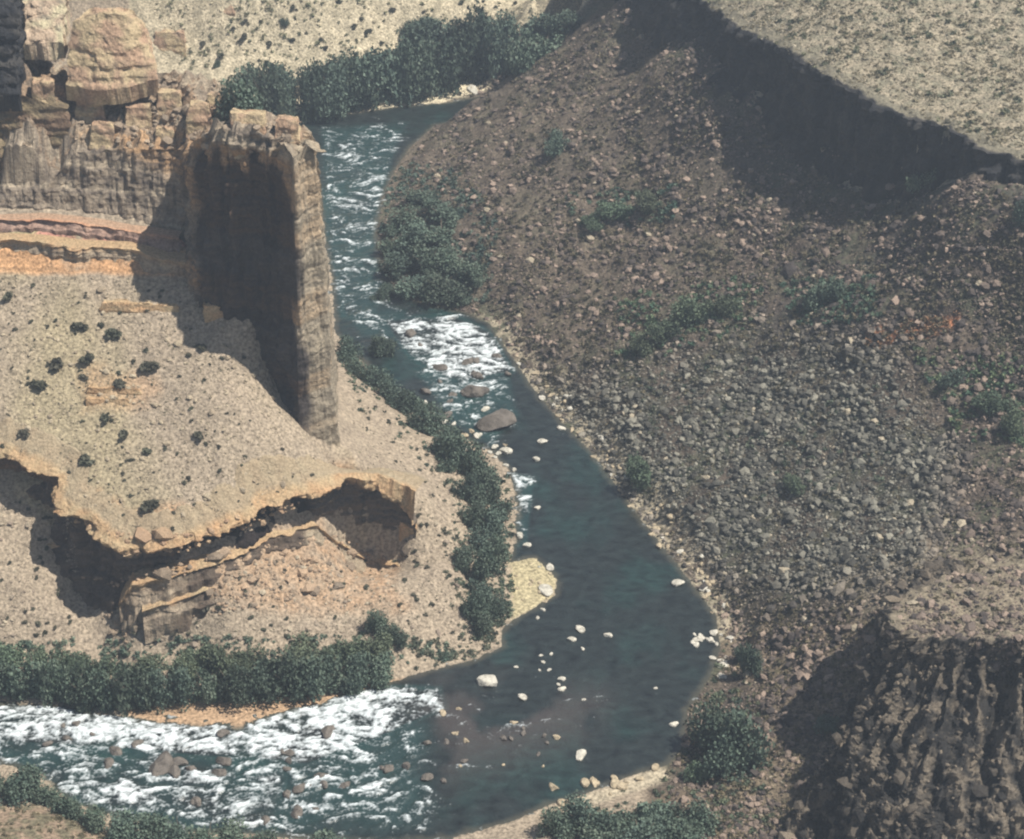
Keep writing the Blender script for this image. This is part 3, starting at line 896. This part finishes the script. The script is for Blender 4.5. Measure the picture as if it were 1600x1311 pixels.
# boulders and bars in the pool, one by one
for x, y, w, l in (
    (765, 1068, 36, 'large flat pale boulder in dark water near the tail of the pool'),
    (907, 1181, 22, 'pale blue-white boulder alone in the lower pool'),
    (858, 887, 17, 'white boulder at the tip of the yellow gravel bar'),
    (855, 925, 30, 'yellow slab at the river end of the gravel bar'),
    (905, 984, 18, 'square grey-white boulder in mid pool below the gravel bar'),
    (893, 1000, 14, 'flat boulder just below the square one in mid pool'),
    (950, 993, 13, 'small pale boulder right of the square one in mid pool'),
    (877, 1062, 13, 'upper of two small pale boulders in the pool tail'),
    (878, 1077, 13, 'lower of two small pale boulders in the pool tail'),
    (815, 1090, 16, 'bluish boulder right of the large flat pale one'),
    (1060, 911, 20, 'long white stone off the right bank'),
    (1053, 1132, 14, 'pale stone at the right bank above the big bush'),
    (790, 706, 20, 'rounded white boulder at the left bank above the pool'),
    (803, 735, 10, 'small white boulder at the left edge of the pool head'),
    (790, 728, 10, 'small white boulder touching the left bank at the pool head'),
    (838, 794, 12, 'white boulder at the left side of the upper pool'),
    (823, 853, 14, 'pale boulder at the left bank above the gravel bar'),
    (812, 838, 16, 'grey boulder at the left bank above the gravel bar'),
    (848, 690, 16, 'flat stone awash at the head of the pool'),
    (838, 718, 12, 'grey stone awash near the left of the pool head'),
    (740, 143, 26, 'bright sunlit slab on the far sand bar'),
    (758, 640, 14, 'pale stone above the big brown boulder in the upper rapids'),
    (848, 953, 9, 'small stone off the lower side of the gravel bar'),
    (840, 966, 8, 'smallest stone below the gravel bar'),
):
    boulder(PALE, x, y, w, l, on_water=True)
for x, y, w, l in ((776, 662, 58, 'big brown boulder with a dark pool below it at the end of the upper rapids'), (742, 612, 40, 'brown boulder amid the foam of the upper rapids, above the biggest one'),
                   (250, 1196, 46, 'grey boulder ringed by foam in the lower rapids, larger than its neighbours')):
    boulder(DARK, x, y, w, l, on_water=True)
for x, y in ((845, 1025), (862, 1022), (848, 1035), (843, 1047), (858, 1047), (872, 1070), (806, 1043), (910, 1014), (1025, 1076), (912, 1094)):
    boulder(PALE, x, y, random.uniform(6, 9), 'tiny pale stone breaking the surface of the pool', 'stones awash in the pool', on_water=True)
# shore stones right, by the bend
for i in range(26):
    x, y = random.uniform(1080, 1145), random.uniform(988, 1012)
    if random.random() < .35: x, y = random.uniform(1108, 1140), random.uniform(1020, 1062)
    boulder(PALE, x, y, random.uniform(7, 15), 'pale shore stone in the cluster at the right side of the bend', 'pale stones at the bend', on_water=True)
# right bank stones along the pool
bank = [(800, 560), (845, 610), (880, 650), (930, 705), (972, 765), (1012, 818), (1055, 870), (1090, 915), (1125, 950)]
for i in range(92):
    t = random.random() ** .8 * (len(bank) - 1); k = int(t); f = t - k
    x = bank[k][0] * (1 - f) + bank[k + 1][0] * f + random.gauss(14, 13)
    y = bank[k][1] * (1 - f) + bank[k + 1][1] * f + random.gauss(-2, 10)
    boulder(WARM if random.random() < .7 else PALE, x, y, random.uniform(6, 15), 'yellowish bank stone along the right side of the pool', 'bank stones beside the pool')
# rocks on the left bank near the head of the pool
for i in range(26):
    t = random.random()
    x = 660 + t * 140 + random.gauss(0, 10); y = 655 + t * 60 + random.gauss(0, 10)
    boulder(WARM if random.random() < .5 else PALE, x, y, random.uniform(7, 16), 'bank stone on the left side below the upper rapids', 'stones below the upper rapids')
# gravel bar
for i in range(20):
    boulder(WARM, random.uniform(795, 860), random.uniform(880, 945), random.uniform(4, 9), 'small yellow stone on the gravel bar', 'stones on the gravel bar')
# dark boulders in the rapids
for i in range(50):
    x, y = random.uniform(0, 700), random.uniform(1130, 1290)
    if y > 1190 + x * .2 and x < 300: continue
    boulder(DARK, x, y, random.uniform(10, 26), 'dark wet boulder in the white lower rapids', 'boulders in the lower rapids', on_water=True)
for i in range(15):
    boulder(DARK, random.uniform(640, 800), random.uniform(520, 660), random.uniform(10, 22), 'dark boulder among the foam of the upper rapids', 'boulders in the upper rapids', on_water=True)
for i in range(18):
    boulder(WARM if i % 2 else DARK, random.uniform(690, 920), random.uniform(1095, 1200), random.uniform(6, 14), 'brownish stone in the shallow riffle below the pool', 'stones in the shallow riffle', on_water=True)
for i in range(14):
    t = random.random()
    boulder(WARM, 870 + 175 * t + random.gauss(0, 5), 1256 - 55 * t + random.gauss(0, 6), random.uniform(8, 20), 'pale stone along the edge of the lower right bar', 'stones on the lower right bar')


# ------------------------------------------------------------------ foliage
def crown_mesh(name, seed, n, leaf, lobes, cA, cB, flat=1.0):
    r = np.random.default_rng(seed)
    cen, rad = [], []
    for i in range(lobes):
        a = r.uniform(0, 2 * math.pi); d = r.uniform(.0, .72)
        cen.append((d * math.cos(a), d * math.sin(a), r.uniform(.05, .75) * (1 - .5 * d)))
        rad.append(r.uniform(.2, .46))
    cen = np.array(cen); rad = np.array(rad)
    li = r.choice(lobes, n, p=rad ** 2 / (rad ** 2).sum())
    d = r.normal(size=(n, 3)); d /= np.linalg.norm(d, axis=1)[:, None]
    rr = r.uniform(.35, 1.05, n) ** .6
    pos = cen[li] + d * (rad[li] * rr)[:, None]
    pos += .06 * r.normal(size=(n, 3))
    pos[:, 2] = np.abs(pos[:, 2]) * flat
    R = rot_mats(n, r)
    tri = np.array([[-.5, -.35, 0], [.5, -.35, .1], [.35, .45, 0], [-.35, .45, -.1]])
    s = leaf * r.uniform(.6, 1.4, n)
    V = np.einsum('nij,vj->nvi', R, tri) * s[:, None, None] + pos[:, None]
    F = (np.arange(n) * 4)[:, None] + np.arange(4)[None]
    t = np.clip(r.uniform(size=n) * .5 + (fbm(pos[:, 0] * 2.5, pos[:, 1] * 2.5, pos[:, 2] * 2.5 + seed, o=2) * .5 + .5) * .6, 0, 1)
    cc = np.repeat(mix(np.ones((n, 3), np.float32) * cA, cB, t), 4, 0)
    return mk_mesh(name, V.reshape(-1, 3), F, [M_leaf], cc)


def trunk_mesh(seed):
    r = np.random.default_rng(seed)
    V, F = [], []
    def limb(a, b, ra, rb, k=5):
        a = np.array(a); b = np.array(b); o = len(V)
        for j in range(4):
            t = j / 3
            c = a * (1 - t) + b * t + (r.normal(size=3) * .02 if 0 < j < 3 else 0)
            for i in range(k):
                an = 2 * math.pi * i / k
                V.append(c + (ra * (1 - t) + rb * t) * np.array([math.cos(an), math.sin(an), 0]))
        for j in range(3):
            for i in range(k):
                F.append((o + j * k + i, o + j * k + (i + 1) % k, o + (j + 1) * k + (i + 1) % k, o + (j + 1) * k + i))
    limb((0, 0, -.1), (.03, 0, .5), .05, .03)
    for i in range(5):
        a = i * 1.26 + r.uniform(-.3, .3)
        limb((.02, 0, r.uniform(.2, .45)), (.45 * math.cos(a), .45 * math.sin(a), r.uniform(.5, .85)), .025, .008)
    return mk_mesh('trunk', np.array(V), np.array(F), [M_bark], np.ones((len(V), 3), np.float32) * C(.16, .13, .10))


GA, GB = C(.045, .072, .060), C(.125, .165, .12)
CROWNS = [crown_mesh('crown', 40 + i, 2700, .072, 13, GA, GB) for i in range(5)]
CROWNS_L = [crown_mesh('crown', 60 + i, 3600, .07, 11, C(.055, .085, .06), C(.14, .18, .11)) for i in range(3)]
TRUNKS = [trunk_mesh(80 + i) for i in range(3)]
ORD = ['leftmost', 'second from left', 'third from left', 'fourth from left', 'fifth from left', 'sixth from left', 'seventh from left', 'eighth from left', 'ninth from left',
       'tenth from left', 'eleventh from left', 'twelfth from left', 'thirteenth from left', 'fourteenth from left', 'fifteenth from left', 'sixteenth from left', 'seventeenth from left',
       'eighteenth from left', 'nineteenth from left', 'twentieth from left', 'twenty-first from left', 'twenty-second from left', 'twenty-third from left', 'twenty-fourth from left',
       'twenty-fifth from left', 'twenty-sixth from left', 'twenty-seventh from left', 'twenty-eighth from left', 'twenty-ninth from left', 'thirtieth from left']


def tree(px, py, wpx_, hpx, label, group=None, crowns=CROWNS, cat='tree', name='riverside_tree'):
    q = place(np.array([px]), np.array([py]))[0]
    dist = math.sqrt(q[0] ** 2 + q[1] ** 2 + (CAMH - q[2]) ** 2)
    w = wpx_ / FPX * dist / 2 / .85
    h = hpx / FPX * dist / CP / 1.1
    e = link(name, None, loc=(q[0], q[1], q[2] - .15), rot=(0, 0, random.uniform(0, 6.3)), scale=(w, w, h))
    link('crown', random.choice(crowns), parent=e)
    link('trunk', random.choice(TRUNKS), parent=e)
    tag(e, label, cat, group)
    return e


def row(items, text, group, **kw):
    items = sorted((x, y, w * R_(1.0, 1.35), h * R_(.68, 1.08)) for x, y, w, h in items)
    for i, (x, y, w, h) in enumerate(items):
        tree(x, y, w, h, f'{text}, {ORD[i] if i < len(items) - 1 else "rightmost"}', group, **kw)


R_ = random.uniform
row([(x, y + R_(-5, 5), R_(52, 72), h) for x, y, h in (
    (378, 178, 75), (415, 182, 80), (452, 184, 78), (490, 176, 75), (528, 172, 72), (562, 168, 68), (596, 160, 72), (632, 150, 78), (668, 140, 82), (704, 130, 85), (742, 122, 88), (778, 116, 85), (815, 105, 70), (850, 80, 48), (885, 50, 36))],
    'dense dark tree in the front row along the far bank', 'trees along the far bank')
row([(x, y + R_(-4, 4), R_(48, 66), h) for x, y, h in (
    (400, 140, 50), (440, 138, 50), (480, 140, 56), (520, 134, 50), (560, 128, 48), (600, 115, 48), (640, 100, 52), (680, 92, 55), (716, 82, 56), (755, 74, 62), (795, 66, 52), (830, 62, 40), (655, 45, 26))],
    'dark tree in the back row beyond the far bank', 'trees beyond the far bank')
row([(x, y + R_(-4, 4), R_(50, 70), h) for x, y, h in (
    (-15, 1072, 62), (20, 1078, 66), (55, 1084, 66), (92, 1092, 74), (130, 1100, 76), (168, 1106, 78), (205, 1104, 74), (245, 1098, 70), (285, 1094, 70), (325, 1092, 70), (365, 1088, 70), (405, 1084, 68), (445, 1080, 66),
    (485, 1076, 64), (525, 1070, 62), (565, 1064, 58), (600, 1056, 48))],
    'blue-green willow in the front row above the lower rapids', 'willows above the lower rapids')
row([(x, y + R_(-4, 4), R_(40, 58), h) for x, y, h in (
    (5, 1040, 36), (60, 1044, 34), (110, 1052, 42), (155, 1056, 38), (225, 1054, 34), (300, 1050, 42), (340, 1048, 48), (385, 1046, 34), (465, 1040, 32), (505, 1034, 38), (545, 1030, 42), (585, 1024, 36))],
    'grey-green bush behind the willows by the rapids', 'bushes behind the willows', crowns=CROWNS_L, cat='bush', name='bush')
row([(545, 560, 40, 34), (560, 585, 48, 40), (585, 600, 50, 44), (610, 625, 50, 46), (632, 645, 48, 44), (650, 640, 40, 34), (668, 676, 48, 42), (695, 700, 50, 44), (715, 722, 56, 50), (742, 745, 50, 48), (768, 772, 46, 44),
     (750, 790, 50, 44), (780, 810, 44, 42), (768, 835, 52, 48), (752, 860, 48, 40), (778, 868, 38, 38), (760, 900, 52, 48), (750, 935, 50, 44), (770, 955, 40, 36), (752, 980, 48, 44), (745, 820, 40, 34), (596, 560, 36, 30), (735, 780, 46, 40), (728, 880, 44, 36), (735, 960, 44, 40), (700, 735, 40, 34), (650, 670, 40, 34)],
    'dark shrub tree on the left bank between fin and pool', 'shrub trees lining the left bank')
row([(x, y, w, h) for x, y, w, h in (
    (612, 395, 50, 34), (650, 385, 60, 34), (690, 372, 60, 30), (625, 425, 54, 36), (665, 425, 64, 42), (705, 420, 60, 34), (650, 460, 58, 34), (690, 462, 60, 38), (722, 470, 40, 26), (600, 470, 36, 20), (640, 355, 56, 30), (690, 340, 60, 28), (660, 320, 50, 24), (735, 440, 44, 28), (615, 365, 44, 28))],
    'bluish bush in the thicket beside the upper rapids', 'thicket beside the upper rapids', cat='bush', name='bush')
row([(870, 1300, 60, 44), (905, 1292, 60, 44), (945, 1300, 70, 56), (985, 1290, 66, 52), (1025, 1300, 70, 66), (1065, 1290, 66, 62), (1100, 1300, 56, 50), (1000, 1325, 80, 50), (930, 1330, 80, 50), (1070, 1330, 80, 50)],
    'green bush in the clump below the bar', 'bushes below the lower right bar', cat='bush', name='bush')
row([(0, 1232, 60, 40), (35, 1242, 60, 40), (70, 1256, 50, 34), (240, 1318, 60, 56), (280, 1325, 70, 62), (320, 1330, 70, 66), (360, 1330, 60, 56), (400, 1335, 60, 50), (-20, 1215, 50, 30), (440, 1345, 60, 50), (110, 1275, 50, 36), (150, 1292, 50, 36), (195, 1305, 54, 44), (520, 1340, 70, 40), (610, 1345, 60, 44)],
    'dark bush on the near bank at the bottom left', 'bushes on the near left bank', cat='bush', name='bush')
for x, y, w, h, l, c in (
    (1110, 1172, 76, 74, 'big dark round bush, left half of the pair by the lower pool', 0),
    (1158, 1178, 90, 84, 'big dark round bush, right half of the pair by the lower pool', 0),
    (1135, 1195, 80, 60, 'dark bush in front of the big pair by the lower pool', 0),
    (1172, 1050, 40, 46, 'upright dark bush beside the pale stones at the bend', 0),
    (1160, 1030, 34, 36, 'small dark bush just above the upright one at the bend', 0),
    (870, 236, 44, 32, 'dark bush with a yellow rock beside it on the upper hill', 0),
    (1000, 752, 56, 48, 'green bush on the right bank beside the upper pool', 1),
    (1015, 322, 50, 26, 'blue-green bush highest on the middle of the hill', 1),
    (965, 338, 60, 22, 'low green bush left of the blue-green one on the hill', 1),
    (930, 350, 40, 16, 'small low bush at the left of three on the hill', 1),
    (1085, 500, 60, 38, 'green bush in mid hill, left of its twin', 1),
    (1125, 488, 50, 32, 'green bush in mid hill, right of its twin', 1),
    (1040, 528, 60, 30, 'green bush left and below the twin bushes on the hill', 1),
    (1005, 545, 40, 24, 'small green bush lowest of the row on the hill', 1),
    (1270, 478, 60, 36, 'dark green bush left of the rusty streak', 0),
    (1310, 465, 44, 34, 'dark green bush nearest the rusty streak', 0),
    (1490, 596, 50, 24, 'dark bush under the rusty streak at the right', 0),
    (1585, 672, 40, 36, 'blue-green bush at the right edge of the hill', 1),
    (1560, 640, 60, 26, 'yellow-green bush near the right edge of the hill', 1),
    (1440, 292, 60, 34, 'green bush at the foot of the dark upper cliff', 1),
    (1600, 350, 40, 40, 'dark bush at the right edge below the plateau', 0),
    (1240, 765, 40, 24, 'grey bush alone in the dark talus', 1),
    (1300, 1140, 50, 26, 'low bush on the brown slope beside the spur', 0),
    (1095, 1215, 44, 34, 'low bush beside the lower right bar', 1),
    (590, 985, 44, 36, 'dark bush on the tan slope left of the river bend', 0),
    (620, 1000, 40, 30, 'dark bush beside another on the slope above the point', 0),
    (340, 104, 14, 13, 'lone round dark bush on the pale ground beyond the butte', 0),
    (444, 38, 16, 14, 'lone round dark bush on the pale far slope', 0),
):
    tree(x, y, w, h, l, crowns=CROWNS_L if c else CROWNS, cat='bush', name='bush')

SHR = [crown_mesh('shrub', 100 + i, 420, .26, 5, C(.05, .055, .04), C(.12, .12, .08), flat=.8) for i in range(4)]


def shrub(px, py, w, label, group, q=None, flat=.85):
    if q is None: q = place(np.array([px]), np.array([py]))[0]
    dist = math.sqrt(q[0] ** 2 + q[1] ** 2 + (CAMH - q[2]) ** 2)
    s = w / FPX * dist / 2 / .8
    o = link('shrub', random.choice(SHR), loc=(q[0], q[1], q[2] - .05), rot=(0, 0, R_(0, 6.3)), scale=(s, s, s * flat))
    tag(o, label, 'shrub', group)


for x, y, w, l in (
    (232, 575, 30, 'largest dark shrub on the upper tan slope below the butte'),
    (232, 792, 30, 'large shrub just above the orange rim of the lower cliff'),
    (58, 606, 28, 'large grey shrub near the left edge of the upper slope'),
    (180, 524, 26, 'grey shrub under the small yellow ledge'),
    (125, 516, 26, 'grey shrub at the top left of the upper slope'),
    (90, 572, 30, 'spreading grey shrub on the long dark ledge'),
    (140, 564, 26, 'pale grey shrub between two darker ones on the upper slope'),
    (130, 592, 16, 'small very dark shrub above the orange crack'),
    (184, 602, 24, 'grey shrub above the double orange crack'),
    (40, 680, 20, 'dark shrub left and high above the orange rim'),
    (132, 722, 28, 'slanting dark shrub above the bend in the orange rim'),
    (195, 680, 20, 'shrub in mid slope below the orange crack'),
    (165, 655, 18, 'shrub right below the orange crack'),
    (230, 708, 18, 'grey shrub alone in mid slope'),
    (313, 545, 18, 'dark shrub at the right of the upper slope'),
    (295, 556, 12, 'small shrub beside the dark one at the right of the upper slope'),
    (310, 682, 20, 'bent dark shrub in the middle of the upper slope'),
    (158, 510, 14, 'small shrub under the ledge on the upper slope'),
    (15, 465, 20, 'dark shrub at the left edge under the coloured layers'),
    (320, 950, 24, 'dark shrub under the thin orange ledge'),
):
    shrub(x, y, w, l, None)
spots = []
for poly, n, a, b_, lab, grp in ((SL, 110, 4, 10, 'small dark shrub dotting the upper tan slope', 'small shrubs on the upper tan slope'),
                                 (SL2, 100, 6, 11, 'small dark shrub dotting the lower slope near the river', 'small shrubs on the lower left slope'),
                                 (SL3, 30, 7, 12, 'small dark shrub on the slope left of the shadowed gully', 'small shrubs left of the gully'),
                                 (FB, 35, 7, 13, 'small shrub dotting the pale far slope', 'small shrubs on the far slope')):
    p, q = scatter(poly, n, rng)
    for i in range(n):
        shrub(0, 0, R_(a, b_), lab, grp, q=q[i])


def brush(name, label, polys, seed, leaf=.34, per=26):
    r = np.random.default_rng(seed)
    vs, cs = [], []
    for poly, n, s0, s1, cA, cB in polys:
        p, q = scatter(poly, n, r)
        kp = (-sdf(q[:, 0], q[:, 1], RIVER) > .4) & (r.uniform(size=n) < .15 + ss(-.25, .45, fbm(q[:, 0] / 7, q[:, 1] / 7, 15, o=4)))
        q = q[kp]; n = len(q)
        s = r.uniform(s0, s1, n)
        d = r.normal(size=(n, per, 3)); d /= np.linalg.norm(d, axis=2)[..., None]
        d *= r.uniform(.3, 1, (n, per, 1)); d[..., 2] = np.abs(d[..., 2]) * .8
        pos = q[:, None] + d * s[:, None, None]
        R = rot_mats(n * per, r)
        tri = np.array([[-.5, -.4, 0], [.5, -.4, .1], [0, .55, 0]])
        V = np.einsum('nij,vj->nvi', R, tri).reshape(n, per, 3, 3) * (s[:, None, None, None] * leaf * 2) + pos[:, :, None]
        vs.append(V.reshape(-1, 3))
        c = mix(np.ones((n, 3), np.float32) * cA, cB, r.uniform(size=n))
        cs.append(np.repeat(c, per * 3, 0))
    V = np.concatenate(vs)
    F = np.arange(len(V)).reshape(-1, 3)
    tag(link(name, mk_mesh(name, V, F, [M_leaf], np.concatenate(cs))), label, kind='stuff')


UP = [(600, 300), (700, 170), (880, 55), (980, 20), (1250, 260), (1400, 320), (1600, 320), (1600, 560), (1100, 560), (900, 590), (740, 490)]
brush('undergrowth', 'dry low scrub on the hill, plateau and far slope', [
    (HILL, 8500, .2, .65, C(.07, .065, .045), C(.16, .135, .085)),
    (UP, 5500, .25, .8, C(.06, .06, .04), C(.17, .14, .09)),
    (PL, 4200, .15, .5, C(.14, .125, .08), C(.33, .28, .185)), (PL, 260, .5, .9, C(.08, .09, .06), C(.17, .17, .10)),
    (FB, 700, .25, .7, C(.12, .13, .08), C(.25, .24, .14)),
    ([(1070, 950), (1370, 950), (1360, 1120), (1220, 1320), (1080, 1320), (1070, 1200), (1170, 1100)], 900, .25, .6, C(.09, .08, .05), C(.2, .165, .1)),
    (SL2, 700, .12, .3, C(.08, .075, .05), C(.2, .18, .12)),
    (SL, 700, .12, .28, C(.09, .085, .06), C(.22, .2, .13)),
    ([(590, 260), (700, 250), (780, 340), (770, 470), (640, 470), (590, 380)], 1500, .35, .9, C(.04, .07, .06), C(.12, .15, .11)),
    ([(960, 460), (1190, 430), (1200, 500), (1040, 560), (950, 560)], 420, .4, .9, C(.04, .08, .05), C(.12, .16, .09)),
    ([(1420, 540), (1600, 560), (1600, 700), (1500, 690)], 380, .4, .9, C(.04, .08, .05), C(.13, .16, .08)),
    ([(880, 300), (1060, 290), (1060, 345), (900, 360)], 260, .4, .9, C(.04, .08, .06), C(.12, .15, .10)),
    ([(1220, 440), (1370, 430), (1380, 500), (1240, 510)], 300, .4, .9, C(.03, .065, .045), C(.10, .14, .09)),
    ([(1150, 620), (1420, 600), (1400, 760), (1180, 780)], 300, .3, .7, C(.05, .07, .05), C(.13, .15, .10)),
    ([(1345, 530), (1420, 503), (1500, 488), (1508, 505), (1440, 530), (1360, 545)], 200, .3, .7, C(.16, .095, .055), C(.30, .18, .10)),
    ([(960, 560), (1190, 560), (1150, 760), (1030, 740)], 260, .3, .7, C(.05, .07, .05), C(.15, .15, .10)),
    ([(520, 540), (640, 600), (800, 700), (800, 1000), (720, 1000), (700, 760), (560, 640)], 900, .3, .75, C(.04, .06, .045), C(.12, .14, .09)),
    ([(640, 1000), (800, 955), (795, 1020), (650, 1062)], 260, .25, .7, C(.05, .06, .045), C(.15, .15, .10)),
    ([(690, 700), (760, 720), (800, 860), (790, 900), (720, 1000), (690, 900)], 300, .25, .6, C(.05, .06, .045), C(.15, .15, .10)),
    ([(0, 1000), (640, 990), (720, 1000), (700, 1040), (560, 1080), (300, 1100), (0, 1090)], 900, .3, .8, C(.05, .08, .06), C(.14, .17, .12)),
    ([(1060, 1040), (1180, 980), (1220, 1300), (880, 1320), (860, 1265), (1050, 1215)], 600, .3, .8, C(.04, .06, .045), C(.13, .15, .09)),
    ([(0, 1240), (60, 1255), (170, 1300), (200, 1320), (0, 1320)], 220, .2, .5, C(.09, .08, .05), C(.22, .18, .11)),
], 5)


# ------------------------------------------------------------------ castle rock and blocks on the butte
def block(name, rim, foot, colf, label, amp=.8, **kw):
    A = np.array(wpts(rim)); c = A.mean(0)
    G = []
    B = np.array(wpts(foot))
    A2 = np.vstack([A, A[:1]]); B2 = np.vstack([B, B[:1]])
    R, F, t = resample(A2, B2, .3)
    H = np.linalg.norm(R - F, axis=1).max()
    rows = [c + (R - c) * q for q in (.02, .2, .4, .6, .8, .93)]
    u = np.linspace(0, 1, int(H / .3) + 2)
    for v in u: rows.append(R * (1 - v) + F * v)
    rows.append(F - np.array([0, 0, 3.0]))
    G = np.array(rows)
    cB = B.mean(0)
    out = G - np.array([c[0], c[1], 0]); out[..., 2] = 0
    out /= np.linalg.norm(out, axis=2)[..., None] + 1e-6
    x, y, z = G[..., 0], G[..., 1], G[..., 2]
    d = amp * (fbm(x / 5, y / 5, z / 5, o=4) * 1.2 + fbm(x / 1.3, y / 1.3, z / 1.3, o=3) * .4 + np.clip(noise(x / 30, y / 30, z / 1.2) * 3, -1, 1) * .3)
    w = np.ones(len(G)); w[:6] = (0, .1, .2, .3, .5, .8)
    G = G + out * (d * w[:, None])[..., None]
    G[:6, :, 2] += fbm(x[:6] / 2, y[:6] / 2, o=3) * .7
    cc = colf(x, y, z, np.zeros(x.shape), 0)
    f = grid_faces(G.shape[1], len(G), close=True)[:, ::-1]
    return tag(link(name, mk_mesh(name, G.reshape(-1, 3), f, [M_cliff], cc.reshape(-1, 3))), label, 'rock', **kw)


def cf_castle(x, y, z, u, c):
    n = fbm(x / 4, y / 4, z / 3, o=4) * .5 + .5
    return mix(mix(C(.40, .27, .18) * np.ones(3, np.float32), C(.46, .36, .22), ss(.35, .65, n)), C(.22, .17, .12), ss(.6, .8, fbm(x / 1.5, y / 1.5, z / 1.5, o=3) * .5 + .5) * .8)


KL = lambda l: [K(*p) for p in l][::-1]
block('rock_outcrop', KL([(116, 34, 347), (150, 22, 346), (200, 24, 346), (226, 44, 347), (205, 14, 352), (140, 12, 352)]),
      KL([(102, 132, 341), (150, 142, 339), (205, 134, 340), (244, 122, 341), (236, 60, 357), (120, 50, 357)]), cf_castle, 'tall sunlit reddish rock standing on top of the butte', .7)
block('rock_outcrop', KL([(38, 8, 354), (100, 0, 354), (105, -20, 360), (30, -20, 360)]),
      KL([(35, 70, 347), (98, 66, 347), (110, 0, 364), (25, 0, 364)]), lambda x, y, z, u, c: cf_castle(x, y, z, u, c) * C(1.15, 1.3, 1.4), 'pale smooth rock left of the tall reddish one on the butte', 1.1)
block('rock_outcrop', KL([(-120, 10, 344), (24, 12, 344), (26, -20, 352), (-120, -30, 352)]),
      KL([(-120, 160, 338), (30, 150, 338), (34, 20, 358), (-120, 0, 358)]), cf_dark, 'dark shaded rock at the upper left corner', 1.6)  # shade on this corner rock is put into its near-black colour
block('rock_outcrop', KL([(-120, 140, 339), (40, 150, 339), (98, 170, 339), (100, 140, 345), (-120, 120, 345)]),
      KL([(-120, 290, 335.5), (45, 290, 335.5), (108, 262, 336.5), (112, 160, 348), (-120, 150, 348)]), lambda x, y, z, u, c: cf_castle(x, y, z, u, c) * .45, 'wall darkened as shade in the recess left of the tall reddish rock', 1.3)  # castle rock colour darkened to paint in the shade of the recess
for x, y, w, h, l in (
    (68, 160, 42, 60, 'orange knob in the dark recess left of the butte wall'),
    (66, 72, 26, 30, 'small pale knob above the dark recess'),
    (142, 180, 52, 56, 'rounded block under the tall reddish rock'),
    (218, 190, 46, 46, 'pinkish block on the middle of the butte rim'),
    (312, 190, 44, 50, 'tan block above the edge of the shadowed wall'),
    (388, 200, 62, 44, 'grey-tan block on the butte top nearest its right end'),
    (265, 165, 44, 40, 'low block just right of the tall reddish rock'),
    (345, 165, 50, 34, 'dull tan knob at the back of the butte top'),
    (160, 215, 40, 40, 'brown knob on the left part of the butte rim'),
    (258, 222, 36, 40, 'narrow tan knob on the butte rim above the grey wall'),
    (450, 208, 40, 40, 'small block at the right end of the butte top'),
    (265, 70, 52, 40, 'grey slab on the pale slope beyond the butte'),
    (325, 8, 84, 26, 'orange ledge rock at the top edge of the far slope'),
):
    a = place(np.array([x]), np.array([y + h * .3]))[0]
    Yc = a[1]; dd = w / 8.6 / 2
    T_ = [(x - w * .42, y - h * .5, Yc + .6 * dd), (x + w * .4, y - h * .45, Yc + .5 * dd), (x + w * .4, y - h * .62, Yc + 1.4 * dd), (x - w * .38, y - h * .66, Yc + 1.5 * dd)]
    B_ = [(x - w * .5, y + h * .5, Yc - .1), (x + w * .5, y + h * .5, Yc - .2), (x + w * .5, y - h * .1, Yc + 2.2 * dd), (x - w * .5, y - h * .1, Yc + 2.2 * dd)]
    block('rock_outcrop', KL(T_), KL(B_), cf_castle, l, .45)
for x, y, w, h, col_, l in ((637, 824, 28, 34, 1, 'small bright orange rock at the end of the lower cliff'), (95, 855, 66, 26, 1, 'orange ledge block at the head of the shadowed gully'),
                      (220, 478, 124, 22, 1, 'thin yellow ledge high on the tan slope'), (360, 482, 82, 26, 1, 'orange-topped ledge at the foot of the shadowed wall'),
                      (178, 608, 84, 16, 1, 'upper orange crack ledge on the tan slope'), (168, 626, 66, 14, 1, 'lower orange crack ledge on the tan slope')):
    a = place(np.array([x]), np.array([y + h * .4]))[0]
    Yc = a[1]
    T_ = [(x - w * .5, y - h * .2, Yc + .2), (x + w * .5, y + h * .05, Yc + .2), (x + w * .46, y - h * .3, Yc + 2.2), (x - w * .46, y - h * .5, Yc + 2.2)]
    B_ = [(x - w * .52, y + h * .3, Yc - .1), (x + w * .52, y + h * .5, Yc - .1), (x + w * .5, y - h * .1, Yc + 3), (x - w * .5, y - h * .2, Yc + 3)]
    block('rock_outcrop', KL(T_), KL(B_), lambda x, y, z, u, c: cf_orange(x, y, z, 0 * x, c), l, .55)

# ------------------------------------------------------------------ air
hz = bpy.data.materials.new('haze_air')
hz.use_nodes = True
hn = hz.node_tree.nodes
hn.remove(hn['Principled BSDF'])
pv = hn.new('ShaderNodeVolumePrincipled')
pv.inputs['Color'].default_value = (.74, .86, 1.0, 1)
pv.inputs['Density'].default_value = .00042
pv.inputs['Anisotropy'].default_value = .3
hz.node_tree.links.new(pv.outputs[0], hn['Material Output'].inputs['Volume'])
x0, x1, y0, y1, z0, z1 = -440, 450, -20, 840, -8, 250
zmin = float(Z.min()) - 1.5
zmax = max(float(Z.max()) + 3, 250)
Vh = [(x, y, z) for x in (-470, 480) for y in (-30, 880) for z in (min(zmin, -8), zmax)]
Fh = [(0, 1, 3, 2), (4, 6, 7, 5), (0, 4, 5, 1), (2, 3, 7, 6), (0, 2, 6, 4), (1, 5, 7, 3)]
tag(link('haze', mk_mesh('haze', np.array(Vh), np.array(Fh), [hz])), 'pale blue haze filling the canyon air', kind='stuff')
print('terrain z', Z.min(), Z.max())
